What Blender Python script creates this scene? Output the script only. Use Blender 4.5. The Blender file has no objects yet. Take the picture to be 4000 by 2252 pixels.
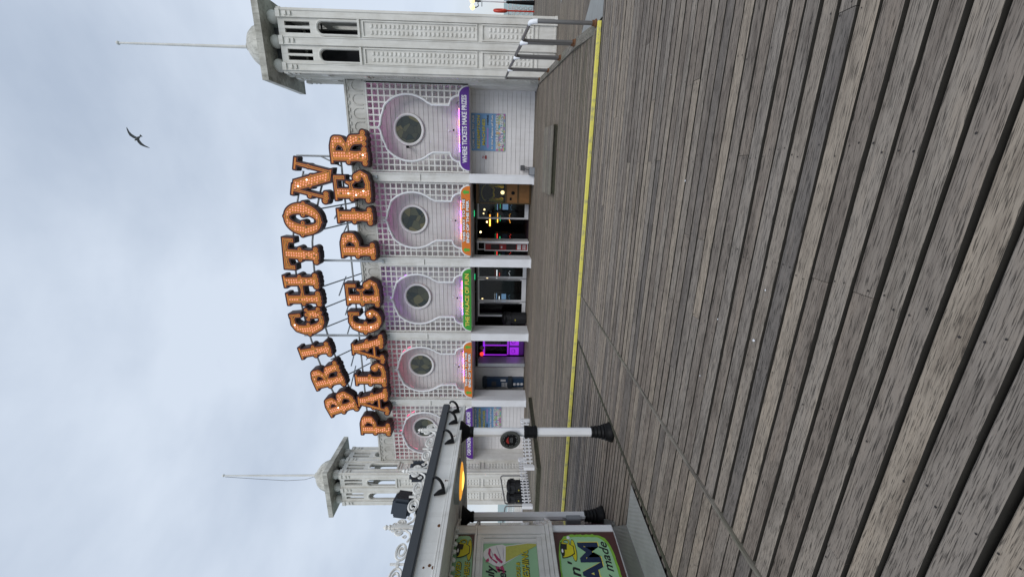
import bpy, bmesh, math, random
import numpy as np
from mathutils import Vector, Matrix
random.seed(7)
S = bpy.context.scene
COL = S.collection
R = math.radians

# ------------------------------------------------------------------ camera
FOC = 1500.0                      # focal length in photograph pixels (4000 wide)
AL, PI_, RO = R(17), R(1.8), R(0.7)
F = Vector((-math.sin(AL) * math.cos(PI_), math.cos(AL) * math.cos(PI_), -math.sin(PI_)))
R0 = Vector((math.cos(AL), math.sin(AL), 0))
U0 = R0.cross(F)
CY = R0 * math.cos(RO) + U0 * math.sin(RO)
CX = -(U0 * math.cos(RO) - R0 * math.sin(RO))
cam = bpy.data.cameras.new('camera')
cam.sensor_fit = 'HORIZONTAL'; cam.sensor_width = 36.0; cam.lens = 36.0 * FOC / 4000.0
cam.clip_start = 0.05; cam.clip_end = 20000
co = bpy.data.objects.new('camera', cam); COL.objects.link(co)
M = Matrix.Identity(4)
for i in range(3):
    M[i][0] = CX[i]; M[i][1] = CY[i]; M[i][2] = -F[i]
M.translation = (0, 0, 1.6)
co.matrix_world = M                # the photograph lies on its side: the camera is rolled 90 degrees
S.camera = co

# ------------------------------------------------------------------ sky, sun, exposure
SUN_EL, SUN_AZ = R(42), R(152)     # high behind the camera, behind cloud
w = bpy.data.worlds.new('World'); S.world = w; w.use_nodes = True
nt = w.node_tree; nt.nodes.clear()
def wn(t, **k):
    n = nt.nodes.new(t)
    for a, b in k.items(): setattr(n, a, b)
    return n
out = wn('ShaderNodeOutputWorld'); bg = wn('ShaderNodeBackground')
sky = wn('ShaderNodeTexSky', sky_type='NISHITA', sun_disc=False)
sky.sun_elevation = SUN_EL; sky.sun_rotation = SUN_AZ
tc = wn('ShaderNodeTexCoord')
mp = wn('ShaderNodeMapping'); mp.inputs['Scale'].default_value = (1.0, 1.0, 2.2)
nz = wn('ShaderNodeTexNoise'); nz.inputs['Scale'].default_value = 1.6; nz.inputs['Detail'].default_value = 6; nz.inputs['Roughness'].default_value = 0.5
rp = wn('ShaderNodeValToRGB')
rp.color_ramp.elements[0].position = 0.33; rp.color_ramp.elements[0].color = (4.7, 5.55, 6.9, 1)
rp.color_ramp.elements[1].position = 0.60; rp.color_ramp.elements[1].color = (7.2, 8.05, 9.3, 1)
sx = wn('ShaderNodeSeparateXYZ')
hz = wn('ShaderNodeMapRange'); hz.inputs[1].default_value = 0.0; hz.inputs[2].default_value = 0.12; hz.inputs[3].default_value = 1.0; hz.inputs[4].default_value = 0.0
hm = wn('ShaderNodeMix', data_type='RGBA'); hm.inputs[7].default_value = (8.2, 8.6, 8.6, 1)
hs = wn('ShaderNodeMath', operation='MULTIPLY'); hs.inputs[1].default_value = 0.7
mx = wn('ShaderNodeMix', data_type='RGBA'); mx.inputs[0].default_value = 0.93
L = nt.links.new
L(tc.outputs['Generated'], mp.inputs[0]); L(mp.outputs[0], nz.inputs['Vector']); L(nz.outputs['Fac'], rp.inputs[0])
L(tc.outputs['Generated'], sx.inputs[0]); L(sx.outputs[2], hz.inputs[0]); L(hz.outputs[0], hs.inputs[0]); L(hs.outputs[0], hm.inputs[0])
L(rp.outputs[0], hm.inputs[6]); L(sky.outputs[0], mx.inputs[6]); L(hm.outputs[2], mx.inputs[7])
L(mx.outputs[2], bg.inputs[0]); bg.inputs[1].default_value = 0.1; L(bg.outputs[0], out.inputs[0])
sd = bpy.data.lights.new('sun', 'SUN'); sd.energy = 1.35; sd.angle = R(32); sd.color = (1.0, 0.98, 0.95)
so = bpy.data.objects.new('sun', sd); COL.objects.link(so)
sdir = Vector((math.sin(SUN_AZ) * math.cos(SUN_EL), math.cos(SUN_AZ) * math.cos(SUN_EL), math.sin(SUN_EL)))
so.rotation_euler = sdir.to_track_quat('Z', 'Y').to_euler(); so.location = (0, -20, 40)
S.view_settings.view_transform = 'Standard'; S.view_settings.look = 'None'
S.view_settings.exposure = 0.0; S.view_settings.gamma = 1.0; S.view_settings.use_curve_mapping = False

# ------------------------------------------------------------------ materials
def newmat(name):
    m = bpy.data.materials.new(name); m.use_nodes = True
    n = m.node_tree; b = n.nodes['Principled BSDF']
    return m, n, b
def pnode(n, t, **k):
    x = n.nodes.new(t)
    for a, b in k.items(): setattr(x, a, b)
    return x
def posmap(n, sc):
    g = pnode(n, 'ShaderNodeNewGeometry'); mpp = pnode(n, 'ShaderNodeMapping'); mpp.inputs['Scale'].default_value = sc
    n.links.new(g.outputs['Position'], mpp.inputs[0]); return mpp.outputs[0]
def noise(n, vec, scale, detail=4, rough=0.55):
    t = pnode(n, 'ShaderNodeTexNoise'); t.inputs['Scale'].default_value = scale; t.inputs['Detail'].default_value = detail; t.inputs['Roughness'].default_value = rough
    n.links.new(vec, t.inputs['Vector']); return t.outputs['Fac']
def ramp(n, fac, stops):
    r = pnode(n, 'ShaderNodeValToRGB'); cr = r.color_ramp
    while len(cr.elements) < len(stops): cr.elements.new(0.5)
    for e, (p, c) in zip(cr.elements, stops):
        e.position = p; e.color = (c, c, c, 1) if not hasattr(c, '__len__') else (*c, 1)
    n.links.new(fac, r.inputs[0]); return r.outputs[0]
def mixc(n, fac, a, b, bt='MIX'):
    x = pnode(n, 'ShaderNodeMix', data_type='RGBA', blend_type=bt)
    for s, v in ((0, fac), (6, a), (7, b)):
        if isinstance(v, bpy.types.NodeSocket): n.links.new(v, x.inputs[s])
        elif hasattr(v, '__len__'): x.inputs[s].default_value = (*v, 1)
        else: x.inputs[s].default_value = v
    return x.outputs[2]
def bump(n, b, h, strength=0.3, dist=0.01):
    bp = pnode(n, 'ShaderNodeBump'); bp.inputs['Strength'].default_value = strength; bp.inputs['Distance'].default_value = dist
    n.links.new(h, bp.inputs['Height']); n.links.new(bp.outputs[0], b.inputs['Normal'])

def flat(name, c, rough=0.5, metal=0.0, var=0.12, scale=6.0, spec=0.4):
    m, n, b = newmat(name)
    f = noise(n, posmap(n, (1, 1, 1)), scale, 5)
    cc = mixc(n, f, tuple(x * (1 - var) for x in c), tuple(min(1, x * (1 + var)) for x in c))
    n.links.new(cc, b.inputs['Base Color'])
    b.inputs['Roughness'].default_value = rough; b.inputs['Metallic'].default_value = metal; b.inputs['Specular IOR Level'].default_value = spec
    return m
def glow(name, c, s, base=None):
    m, n, b = newmat(name)
    b.inputs['Base Color'].default_value = (*(base or c), 1); b.inputs['Emission Color'].default_value = (*c, 1); b.inputs['Emission Strength'].default_value = s
    b.inputs['Roughness'].default_value = 0.3
    return m
def paint(name, c=(0.76, 0.75, 0.73), dirt=(0.40, 0.37, 0.31), amount=0.5, rust=0.0, rough=0.5, spec=0.35):
    m, n, b = newmat(name)
    p1 = posmap(n, (1, 1, 1)); p2 = posmap(n, (6, 6, 0.5))
    a = noise(n, p1, 1.3, 6, 0.65); s = noise(n, p2, 1.6, 5, 0.6)
    fa = ramp(n, a, [(0.42, 0.0), (0.75, amount)]); fs = ramp(n, s, [(0.5, 0.0), (0.78, amount)])
    cc = mixc(n, fa, c, dirt); cc = mixc(n, fs, cc, dirt)
    fine = noise(n, p1, 38, 3); cc = mixc(n, ramp(n, fine, [(0.62, 0.0), (0.8, 0.35 * amount)]), cc, dirt)
    if rust:
        p3 = posmap(n, (5, 5, 1.1)); r_ = noise(n, p3, 1.9, 6, 0.7)
        cc = mixc(n, ramp(n, r_, [(0.68, 0.0), (0.78, rust)]), cc, (0.30, 0.13, 0.03))
    n.links.new(cc, b.inputs['Base Color'])
    b.inputs['Roughness'].default_value = rough; b.inputs['Specular IOR Level'].default_value = spec
    bump(n, b, fine, 0.08, 0.004)
    return m
def wood(name, base, dark, axis='x', grain=1.0, green=0.0, rough=0.85):
    m, n, b = newmat(name)
    g = pnode(n, 'ShaderNodeNewGeometry')
    off = pnode(n, 'ShaderNodeVectorMath', operation='MULTIPLY_ADD')
    cmb = pnode(n, 'ShaderNodeCombineXYZ')
    for i in range(3): n.links.new(g.outputs['Random Per Island'], cmb.inputs[i])
    n.links.new(cmb.outputs[0], off.inputs[0]); off.inputs[1].default_value = (37, 53, 71); n.links.new(g.outputs['Position'], off.inputs[2])
    def mapped(s):
        x = pnode(n, 'ShaderNodeMapping'); x.inputs['Scale'].default_value = s; n.links.new(off.outputs[0], x.inputs[0]); return x.outputs[0]
    lo, hi = (1.0, 1.0)
    sc1 = {'x': (5.5, 160, 160), 'y': (120, 7.0, 120), 'z': (120, 120, 7.0)}[axis]
    sc2 = {'x': (12, 230, 230), 'y': (190, 5, 190), 'z': (190, 190, 5)}[axis]
    sc3 = {'x': (1.2, 6, 6), 'y': (6, 1.2, 6), 'z': (6, 6, 1.2)}[axis]
    g1 = noise(n, mapped(sc1), 1.0, 4, 0.6); g2 = noise(n, mapped(sc2), 1.0, 3, 0.6); g3 = noise(n, mapped(sc3), 1.5, 6, 0.65)
    cr = ramp(n, g1, [(0.26, 0.0), (0.47, 1.0)])
    c0 = mixc(n, cr, dark, base)
    cr2 = ramp(n, g2, [(0.38, 0.28), (0.48, 1.0)])
    c0 = mixc(n, 1.0 * grain, c0, cr2, 'MULTIPLY')
    tone = ramp(n, g.outputs['Random Per Island'], [(0.0, (0.66, 0.66, 0.67)), (0.35, (0.90, 0.85, 0.80)), (0.65, (1.0, 0.99, 0.97)), (1.0, (1.30, 1.23, 1.11))])
    c0 = mixc(n, 1.0, c0, tone, 'MULTIPLY')
    patch = ramp(n, g3, [(0.30, (0.58, 0.56, 0.55)), (0.52, (1.0, 1.0, 1.0)), (0.75, (1.14, 1.10, 1.05))])
    c0 = mixc(n, 1.0, c0, patch, 'MULTIPLY')
    if green:
        gp = noise(n, mapped((0.8, 0.8, 0.8)), 1.0, 4); c0 = mixc(n, ramp(n, gp, [(0.45, 0.0), (0.7, green)]), c0, (0.10, 0.12, 0.05))
    n.links.new(c0, b.inputs['Base Color']); b.inputs['Roughness'].default_value = rough; b.inputs['Specular IOR Level'].default_value = 0.3
    bump(n, b, g1, 0.35, 0.004)
    return m

M_deck = wood('weathered deck', (0.245, 0.216, 0.190), (0.082, 0.072, 0.063))
M_deckfar = wood('worn brown deck', (0.22, 0.188, 0.160), (0.12, 0.10, 0.085), green=0.25)
M_timber = wood('grey timber', (0.22, 0.205, 0.18), (0.11, 0.10, 0.085), axis='y', green=0.3)
M_timberx = wood('grey timber cross', (0.23, 0.21, 0.185), (0.10, 0.09, 0.075), axis='x', green=0.3)
M_darkwood = wood('wet dark timber', (0.075, 0.075, 0.055), (0.03, 0.03, 0.022), axis='x', green=0.15)
M_edge = flat('gap shade plank edge', (0.03, 0.027, 0.022), 0.9, var=0.4, scale=20)  # near-black: shade of the plank gaps painted into the board sides
M_nail = flat('nail', (0.035, 0.03, 0.028), 0.6, 0.3)
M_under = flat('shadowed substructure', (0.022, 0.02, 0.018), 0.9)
M_white = paint('weathered white paint', (0.74, 0.725, 0.70), amount=0.45, rust=0.35)
M_board = paint('weatherboard paint', (0.72, 0.70, 0.70), (0.45, 0.42, 0.40), amount=0.3)
M_mauve = paint('mauve grey boards', (0.59, 0.56, 0.555), (0.34, 0.31, 0.30), amount=0.35)
M_clean = paint('fresh white paint', (0.80, 0.80, 0.82), (0.5, 0.48, 0.46), amount=0.25)
M_tower = paint('tower paint', (0.74, 0.72, 0.675), (0.42, 0.39, 0.33), amount=0.5, rust=0.4)
M_stone = paint('stained stone cap', (0.60, 0.58, 0.52), (0.13, 0.12, 0.09), amount=0.85)
M_kiosk = paint('kiosk paint', (0.82, 0.805, 0.78), (0.40, 0.37, 0.32), amount=0.4, rust=0.75)
M_iron = paint('cresting paint', (0.84, 0.825, 0.79), (0.42, 0.35, 0.27), amount=0.35, rust=0.4)
M_frieze = paint('frieze paint', (0.62, 0.60, 0.56), (0.30, 0.28, 0.24), amount=0.6)
M_grey = flat('dark grey gutter', (0.055, 0.06, 0.068), 0.45)
M_black = flat('black gloss paint', (0.007, 0.007, 0.008), 0.5, spec=0.15)
M_blackm = flat('black plastic', (0.016, 0.016, 0.018), 0.55)
M_maroon = flat('maroon casing', (0.035, 0.009, 0.008), 0.5)
M_redline = flat('red edging', (0.42, 0.06, 0.02), 0.5)
M_gold = flat('gold letter face', (0.70, 0.255, 0.035), 0.4, var=0.3, scale=9)
M_bulb = glow('peach bulb', (1.0, 0.36, 0.23), 0.42, (0.9, 0.40, 0.28))
M_bulbd = flat('dead bulb', (0.25, 0.20, 0.13), 0.3)
M_bulbw = glow('lit bulb', (1.0, 0.86, 0.86), 2.2)
M_steel = flat('galvanised steel', (0.42, 0.43, 0.44), 0.45, 0.5)
M_handrail = flat('brushed handrail', (0.20, 0.19, 0.185), 0.35, 0.55)
M_wrap = flat('white tape', (0.85, 0.86, 0.88), 0.5)
M_rust = flat('rusty foot', (0.14, 0.06, 0.025), 0.8, var=0.4, scale=40)
M_slate = flat('slate roof', (0.13, 0.155, 0.18), 0.6)
M_purple = flat('purple sign', (0.10, 0.022, 0.26), 0.35, var=0.35, scale=9)
M_orange = flat('orange sign', (0.72, 0.19, 0.02), 0.35, var=0.2, scale=3)
M_green = flat('green sign', (0.045, 0.33, 0.035), 0.35, var=0.3, scale=7)
M_arrow = flat('arrow green', (0.10, 0.42, 0.045), 0.4)
M_textw = flat('white lettering', (0.84, 0.84, 0.86), 0.4, var=0.03)
M_textk = flat('black lettering', (0.012, 0.012, 0.014), 0.4)
M_navy = flat('navy lettering', (0.012, 0.025, 0.07), 0.4)
M_texty = flat('yellow lettering', (0.80, 0.68, 0.10), 0.4, var=0.05)
M_yellowp = flat('cup yellow', (0.62, 0.55, 0.02), 0.35, var=0.1)
M_mint = flat('mint panel', (0.32, 0.55, 0.32), 0.35, var=0.12, scale=4)
M_lime = flat('lime border', (0.22, 0.45, 0.05), 0.35, var=0.3, scale=12)
M_brown = flat('brown panel', (0.085, 0.035, 0.032), 0.35, var=0.15)
M_cream = flat('soft ice white', (0.80, 0.78, 0.78), 0.45, var=0.08, scale=30)
M_sauce = flat('raspberry sauce', (0.45, 0.04, 0.14), 0.35)
M_cone = flat('wafer cone', (0.50, 0.50, 0.10), 0.5, var=0.2, scale=40)
M_red = flat('lifebuoy red', (0.55, 0.045, 0.02), 0.45)
M_bird = flat('gull plumage', (0.18, 0.18, 0.19), 0.8, var=0.5, scale=8)
M_speaker = flat('speaker grey', (0.035, 0.045, 0.06), 0.5)
M_box = flat('grey junction box', (0.26, 0.27, 0.29), 0.5)
M_boxd = flat('dark grey box', (0.09, 0.09, 0.095), 0.6)
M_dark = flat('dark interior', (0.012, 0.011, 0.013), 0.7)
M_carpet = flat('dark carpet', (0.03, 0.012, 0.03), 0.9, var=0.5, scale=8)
M_brass = flat('studded brown cabinet', (0.26, 0.12, 0.035), 0.45, var=0.35, scale=7)
M_brassd = flat('dark beaded trim', (0.09, 0.055, 0.02), 0.4, 0.3, var=0.5, scale=50)
M_cloth = flat('yellow drape', (0.72, 0.60, 0.03), 0.6, var=0.25, scale=12)
M_blue = flat('navy machine', (0.03, 0.06, 0.12), 0.35)
M_screen = glow('screen glow', (0.3, 0.55, 0.9), 0.8)
M_warm = glow('warm lamp', (1.0, 0.72, 0.35), 5.0)
M_globe = glow('street globe', (1.0, 0.74, 0.36), 1.4)
M_amber = glow('amber bulkhead', (1.0, 0.42, 0.03), 0.75)
M_amberhot = glow('amber hot core', (1.0, 0.62, 0.10), 2.0)
M_ledp = glow('purple led', (0.42, 0.08, 1.0), 24)
M_ledo = glow('orange led', (1.0, 0.20, 0.12), 15)
M_ledm = glow('magenta led', (0.85, 0.12, 0.72), 3.0)
M_ledr = glow('pink led', (1.0, 0.10, 0.27), 3.6)
M_ledv = glow('violet led', (0.6, 0.12, 1.0), 3.8)
M_claw = glow('purple machine light', (0.42, 0.03, 0.85), 0.6)
M_exit = glow('exit green', (0.03, 0.75, 0.28), 0.9)
M_neon = glow('amber neon', (1.0, 0.40, 0.05), 4.0)
M_tiny = glow('small white light', (0.9, 0.95, 1.0), 3.0)
M_redglow = glow('red light', (1.0, 0.06, 0.04), 1.2)
M_paperw = flat('printed white', (0.7, 0.7, 0.72), 0.4)
M_pred = flat('poster red', (0.35, 0.03, 0.03), 0.4)

def chequer(ca=(0.21, 0.215, 0.205), cb=(0.34, 0.35, 0.345)):
    m, n, b = newmat('chequer plate')
    v = posmap(n, (1, 1, 1)); f = noise(n, v, 5, 5)
    w1 = pnode(n, 'ShaderNodeTexWave', wave_type='BANDS', bands_direction='DIAGONAL'); w1.inputs['Scale'].default_value = 11; w1.inputs['Distortion'].default_value = 0.4
    n.links.new(v, w1.inputs['Vector'])
    v2 = posmap(n, (-1, 1, 1)); w2 = pnode(n, 'ShaderNodeTexWave', wave_type='BANDS', bands_direction='DIAGONAL'); w2.inputs['Scale'].default_value = 11; w2.inputs['Distortion'].default_value = 0.4
    n.links.new(v2, w2.inputs['Vector'])
    mm = pnode(n, 'ShaderNodeMath', operation='MULTIPLY'); n.links.new(w1.outputs['Fac'], mm.inputs[0]); n.links.new(w2.outputs['Fac'], mm.inputs[1])
    c = mixc(n, f, ca, cb); n.links.new(c, b.inputs['Base Color'])
    b.inputs['Roughness'].default_value = 0.55; b.inputs['Metallic'].default_value = 0.25
    bump(n, b, mm.outputs[0], 0.8, 0.006); return m
M_plate = chequer(); M_plated = chequer((0.10, 0.10, 0.095), (0.18, 0.18, 0.17))
def yellowm():
    m, n, b = newmat('worn yellow paint')
    f = noise(n, posmap(n, (1, 1, 1)), 7, 7, 0.72)
    n.links.new(mixc(n, ramp(n, f, [(0.50, 0.0), (0.62, 0.8)]), (0.82, 0.74, 0.15), (0.44, 0.40, 0.22)), b.inputs['Base Color'])
    b.inputs['Roughness'].default_value = 0.6; return m
M_yellow = yellowm()
def seam():
    m, n, b = newmat('sea water')
    f = noise(n, posmap(n, (0.02, 0.05, 1)), 1.0, 8, 0.6)
    n.links.new(mixc(n, f, (0.20, 0.29, 0.27), (0.30, 0.38, 0.36)), b.inputs['Base Color']); b.inputs['Roughness'].default_value = 0.5
    bump(n, b, noise(n, posmap(n, (0.3, 0.6, 1)), 1, 6), 0.5, 0.4); return m
M_sea = seam()
def glassm(name, tint=(0.6, 0.62, 0.62), refl=0.022):
    m, n, b = newmat(name); n.nodes.remove(b)
    o = n.nodes['Material Output']; t = pnode(n, 'ShaderNodeBsdfTransparent'); t.inputs[0].default_value = (*tint, 1)
    g = pnode(n, 'ShaderNodeBsdfGlossy'); g.inputs['Roughness'].default_value = 0.03; x = pnode(n, 'ShaderNodeMixShader'); x.inputs[0].default_value = refl
    n.links.new(t.outputs[0], x.inputs[1]); n.links.new(g.outputs[0], x.inputs[2]); n.links.new(x.outputs[0], o.inputs[0]); return m
M_glass = glassm('door glass')
def stained():
    m, n, b = newmat('dark leaded glass')
    v = posmap(n, (1, 1, 1)); vo = pnode(n, 'ShaderNodeTexVoronoi'); vo.inputs['Scale'].default_value = 3.2; n.links.new(v, vo.inputs['Vector'])
    ed = pnode(n, 'ShaderNodeTexVoronoi', feature='DISTANCE_TO_EDGE'); ed.inputs['Scale'].default_value = 3.2; n.links.new(v, ed.inputs['Vector'])
    sp = pnode(n, 'ShaderNodeSeparateColor'); n.links.new(vo.outputs['Color'], sp.inputs[0])
    c = ramp(n, sp.outputs[0], [(0.0, (0.018, 0.03, 0.028)), (0.4, (0.04, 0.045, 0.035)), (0.75, (0.075, 0.08, 0.05)), (1.0, (0.14, 0.125, 0.06))])
    c = mixc(n, ramp(n, ed.outputs['Distance'], [(0.0, 1.0), (0.035, 0.0)]), c, (0.012, 0.012, 0.012))
    n.links.new(c, b.inputs['Base Color']); b.inputs['Roughness'].default_value = 0.22; return m
M_stained = stained()
def party():
    m, n, b = newmat('party print')
    vo = pnode(n, 'ShaderNodeTexVoronoi'); vo.inputs['Scale'].default_value = 9; n.links.new(posmap(n, (1, 1, 1)), vo.inputs['Vector'])
    sp = pnode(n, 'ShaderNodeSeparateColor'); n.links.new(vo.outputs['Color'], sp.inputs[0])
    c = ramp(n, sp.outputs[1], [(0.0, (0.10, 0.40, 0.55)), (0.3, (0.55, 0.12, 0.35)), (0.5, (0.62, 0.5, 0.15)), (0.7, (0.15, 0.42, 0.2)), (1.0, (0.6, 0.6, 0.65))])
    n.links.new(c, b.inputs['Base Color']); b.inputs['Roughness'].default_value = 0.4; return m
M_party = party()
M_pblue = flat('poster blue', (0.16, 0.32, 0.55), 0.4, var=0.4, scale=3)
M_plilac = flat('poster lilac', (0.42, 0.25, 0.6), 0.4)

# ------------------------------------------------------------------ mesh helpers
class MB:
    def __init__(s): s.v = []; s.f = []; s.m = []; s.mi = 0
    def add(s, vs, fs):
        o = len(s.v); s.v += [tuple(p) for p in vs]; s.f += [tuple(i + o for i in q) for q in fs]; s.m += [s.mi] * len(fs); return s
    def box(s, x0, x1, y0, y1, z0, z1):
        vs = [(x, y, z) for z in (z0, z1) for y in (y0, y1) for x in (x0, x1)]
        return s.add(vs, [(0, 2, 3, 1), (4, 5, 7, 6), (0, 1, 5, 4), (2, 6, 7, 3), (0, 4, 6, 2), (1, 3, 7, 5)])
    def bbox(s, x0, x1, y0, y1, z0, z1, b):
        """box with chamfered edges"""
        bm = bmesh.new(); bmesh.ops.create_cube(bm, size=1.0)
        for v in bm.verts: v.co = Vector(((x0 + x1) / 2 + v.co.x * (x1 - x0), (y0 + y1) / 2 + v.co.y * (y1 - y0), (z0 + z1) / 2 + v.co.z * (z1 - z0)))
        bmesh.ops.bevel(bm, geom=list(bm.edges), offset=b, segments=2, affect='EDGES')
        bm.verts.index_update(); s.add([v.co[:] for v in bm.verts], [[v.index for v in f.verts] for f in bm.faces]); bm.free(); return s
    def obox(s, c, ux, uy, hx, hy, z0, z1):
        """box turned in plan: centre c, unit axes ux, uy"""
        P = [(c[0] + a * hx * ux[0] + b * hy * uy[0], c[1] + a * hx * ux[1] + b * hy * uy[1]) for a, b in ((-1, -1), (1, -1), (-1, 1), (1, 1))]
        vs = [(p[0], p[1], z) for z in (z0, z1) for p in P]
        return s.add(vs, [(0, 2, 3, 1), (4, 5, 7, 6), (0, 1, 5, 4), (2, 6, 7, 3), (0, 4, 6, 2), (1, 3, 7, 5)])
    def tube(s, pts, r, n=8, closed=False, caps=True):
        pts = [Vector(p) for p in pts]; k = len(pts); rs = r if hasattr(r, '__len__') else [r] * k
        o = len(s.v); prev = None
        for i, p in enumerate(pts):
            if closed: t = pts[(i + 1) % k] - pts[i - 1]
            else: t = pts[min(i + 1, k - 1)] - pts[max(i - 1, 0)]
            t.normalize()
            if prev is None:
                a = Vector((0, 0, 1)) if abs(t.z) < 0.9 else Vector((1, 0, 0)); u = t.cross(a).normalized()
            else: u = (prev - t * prev.dot(t)).normalized()
            prev = u; q = t.cross(u)
            for j in range(n):
                an = 2 * math.pi * j / n; s.v.append(tuple(p + (u * math.cos(an) + q * math.sin(an)) * rs[i]))
        rng = k if closed else k - 1
        for i in range(rng):
            for j in range(n):
                a = o + i * n + j; b = o + i * n + (j + 1) % n; c = o + ((i + 1) % k) * n + (j + 1) % n; d = o + ((i + 1) % k) * n + j
                s.f.append((a, b, c, d)); s.m.append(s.mi)
        if caps and not closed:
            s.f.append(tuple(o + j for j in reversed(range(n)))); s.f.append(tuple(o + (k - 1) * n + j for j in range(n))); s.m += [s.mi] * 2
        return s
    def lathe(s, c, prof, n=24, axis='z'):
        o = len(s.v); k = len(prof)
        for r_, h in prof:
            for j in range(n):
                a = 2 * math.pi * j / n; x, y = r_ * math.cos(a), r_ * math.sin(a)
                s.v.append({'z': (c[0] + x, c[1] + y, c[2] + h), 'y': (c[0] + x, c[1] - h, c[2] + y), 'x': (c[0] + h, c[1] + x, c[2] + y)}[axis])
        for i in range(k - 1):
            for j in range(n):
                s.f.append((o + i * n + j, o + i * n + (j + 1) % n, o + (i + 1) * n + (j + 1) % n, o + (i + 1) * n + j)); s.m.append(s.mi)
        s.f.append(tuple(o + j for j in reversed(range(n)))); s.f.append(tuple(o + (k - 1) * n + j for j in range(n))); s.m += [s.mi] * 2
        return s
    def ball(s, c, r, n=14, sy=1.0):
        return s.lathe(c, [(max(1e-4, r * math.sin(math.pi * i / 8)), -r * sy * math.cos(math.pi * i / 8)) for i in range(9)], n)
    def build(s, name, mats, parent=None, local=False, smooth=False, kind=None):
        me = bpy.data.meshes.new(name)
        off = Vector((0, 0, 0)) if (local or parent is None) else Vector(ORG[parent.name])
        me.from_pydata([tuple(Vector(p) - off) for p in s.v], [], s.f)
        mats = mats if isinstance(mats, (list, tuple)) else [mats]
        for m in mats: me.materials.append(m)
        if len(mats) > 1: me.polygons.foreach_set('material_index', s.m)
        bm = bmesh.new(); bm.from_mesh(me); bmesh.ops.recalc_face_normals(bm, faces=bm.faces); bm.to_mesh(me); bm.free()
        if smooth:
            me.polygons.foreach_set('use_smooth', [True] * len(me.polygons))
            me.set_sharp_from_angle(angle=R(42))
        o = bpy.data.objects.new(name, me); COL.objects.link(o)
        if parent is not None: o.parent = parent
        ORG[o.name] = (0, 0, 0) if local else tuple(off)
        if kind: o['kind'] = kind
        return o
ORG = {}
def thing(name, label, cat, loc=(0, 0, 0), group=None, rot=None):
    o = bpy.data.objects.new(name, None); COL.objects.link(o); o.location = loc; o.empty_display_size = 0.2
    if rot: o.rotation_euler = rot
    o['label'] = label; o['category'] = cat
    if group: o['group'] = group
    ORG[o.name] = tuple(loc); return o
def tag(o, label, cat, group=None):
    o['label'] = label; o['category'] = cat
    if group: o['group'] = group
    return o
def dup(root, loc, label=None, rot=None):
    r_ = root.copy(); COL.objects.link(r_); r_.location = loc
    if rot is not None: r_.rotation_euler = rot
    if label: r_['label'] = label
    for ch in root.children:
        c = ch.copy(); COL.objects.link(c); c.parent = r_
        for g in ch.children:
            d = g.copy(); COL.objects.link(d); d.parent = c
    return r_

def XZ(y): return lambda p: (p[0], y - p[2], p[1])             # facing the camera (-y)
def YZ(x): return lambda p: (x + p[2], p[0], p[1])              # facing +x
def curve_geo(cu):
    o = bpy.data.objects.new('tmp', cu); me = bpy.data.meshes.new_from_object(o)
    vs = [tuple(v.co) for v in me.vertices]; fs = [tuple(p.vertices) for p in me.polygons]
    bpy.data.objects.remove(o); bpy.data.meshes.remove(me); bpy.data.curves.remove(cu)
    return vs, fs
def fill_geo(contours, d):
    cu = bpy.data.curves.new('tmp', 'CURVE'); cu.dimensions = '2D'; cu.fill_mode = 'BOTH'; cu.extrude = d / 2
    for c in contours:
        sp = cu.splines.new('POLY'); sp.points.add(len(c) - 1); sp.use_cyclic_u = True
        for p, q in zip(sp.points, c): p.co = (q[0], q[1], 0, 1)
    vs, fs = curve_geo(cu)
    return [(v[0], v[1], v[2] + d / 2) for v in vs], fs
def shape(mb, contours, d, mp):
    vs, fs = fill_geo(contours, d); mb.add([mp(v) for v in vs], fs)
def text_geo(s, size, d=0.002, bold=0.0, align='CENTER', shear=0.0, sp=1.0):
    cu = bpy.data.curves.new('tmp', 'FONT'); cu.body = s; cu.size = size; cu.extrude = d / 2; cu.offset = bold; cu.align_x = align; cu.align_y = 'CENTER'
    cu.shear = shear; cu.space_character = sp; cu.resolution_u = 3
    vs, fs = curve_geo(cu); return [(v[0], v[1], v[2] + d / 2) for v in vs], fs
def text(mb, s, cx, cy, h, mp, d=0.003, bold=0.0, width=None, align='CENTER', shear=0.0, rot=0.0):
    """text with cap height h, fitted to width, centred (or aligned) at cx, cy"""
    vs, fs = text_geo(s, h / 0.70, d, bold, align, shear)
    xs = [v[0] for v in vs]; ys = [v[1] for v in vs]; k = 1.0
    if width: k = width / (max(xs) - min(xs))
    ym = (max(ys) + min(ys)) / 2
    ca, sa = math.cos(rot), math.sin(rot)
    o = []
    for v in vs:
        a, b_ = v[0] * k, v[1] - ym
        o.append(mp((cx + a * ca - b_ * sa, cy + a * sa + b_ * ca, v[2])))
    mb.add(o, fs)
def arc(cx, cy, r_, a0, a1, n=12, ry=None):
    return [(cx + r_ * math.cos(R(a0 + (a1 - a0) * i / n)), cy + (ry or r_) * math.sin(R(a0 + (a1 - a0) * i / n))) for i in range(n + 1)]
def rect(x0, x1, y0, y1): return [(x0, y0), (x1, y0), (x1, y1), (x0, y1)]

# ------------------------------------------------------------------ setting: sea, decks
sea = MB(); sea.add([(-6000, -2000, -9), (6000, -2000, -9), (6000, 12000, -9), (-6000, 12000, -9)], [(0, 1, 2, 3)])
sea.build('sea', M_sea, kind='structure')

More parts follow.
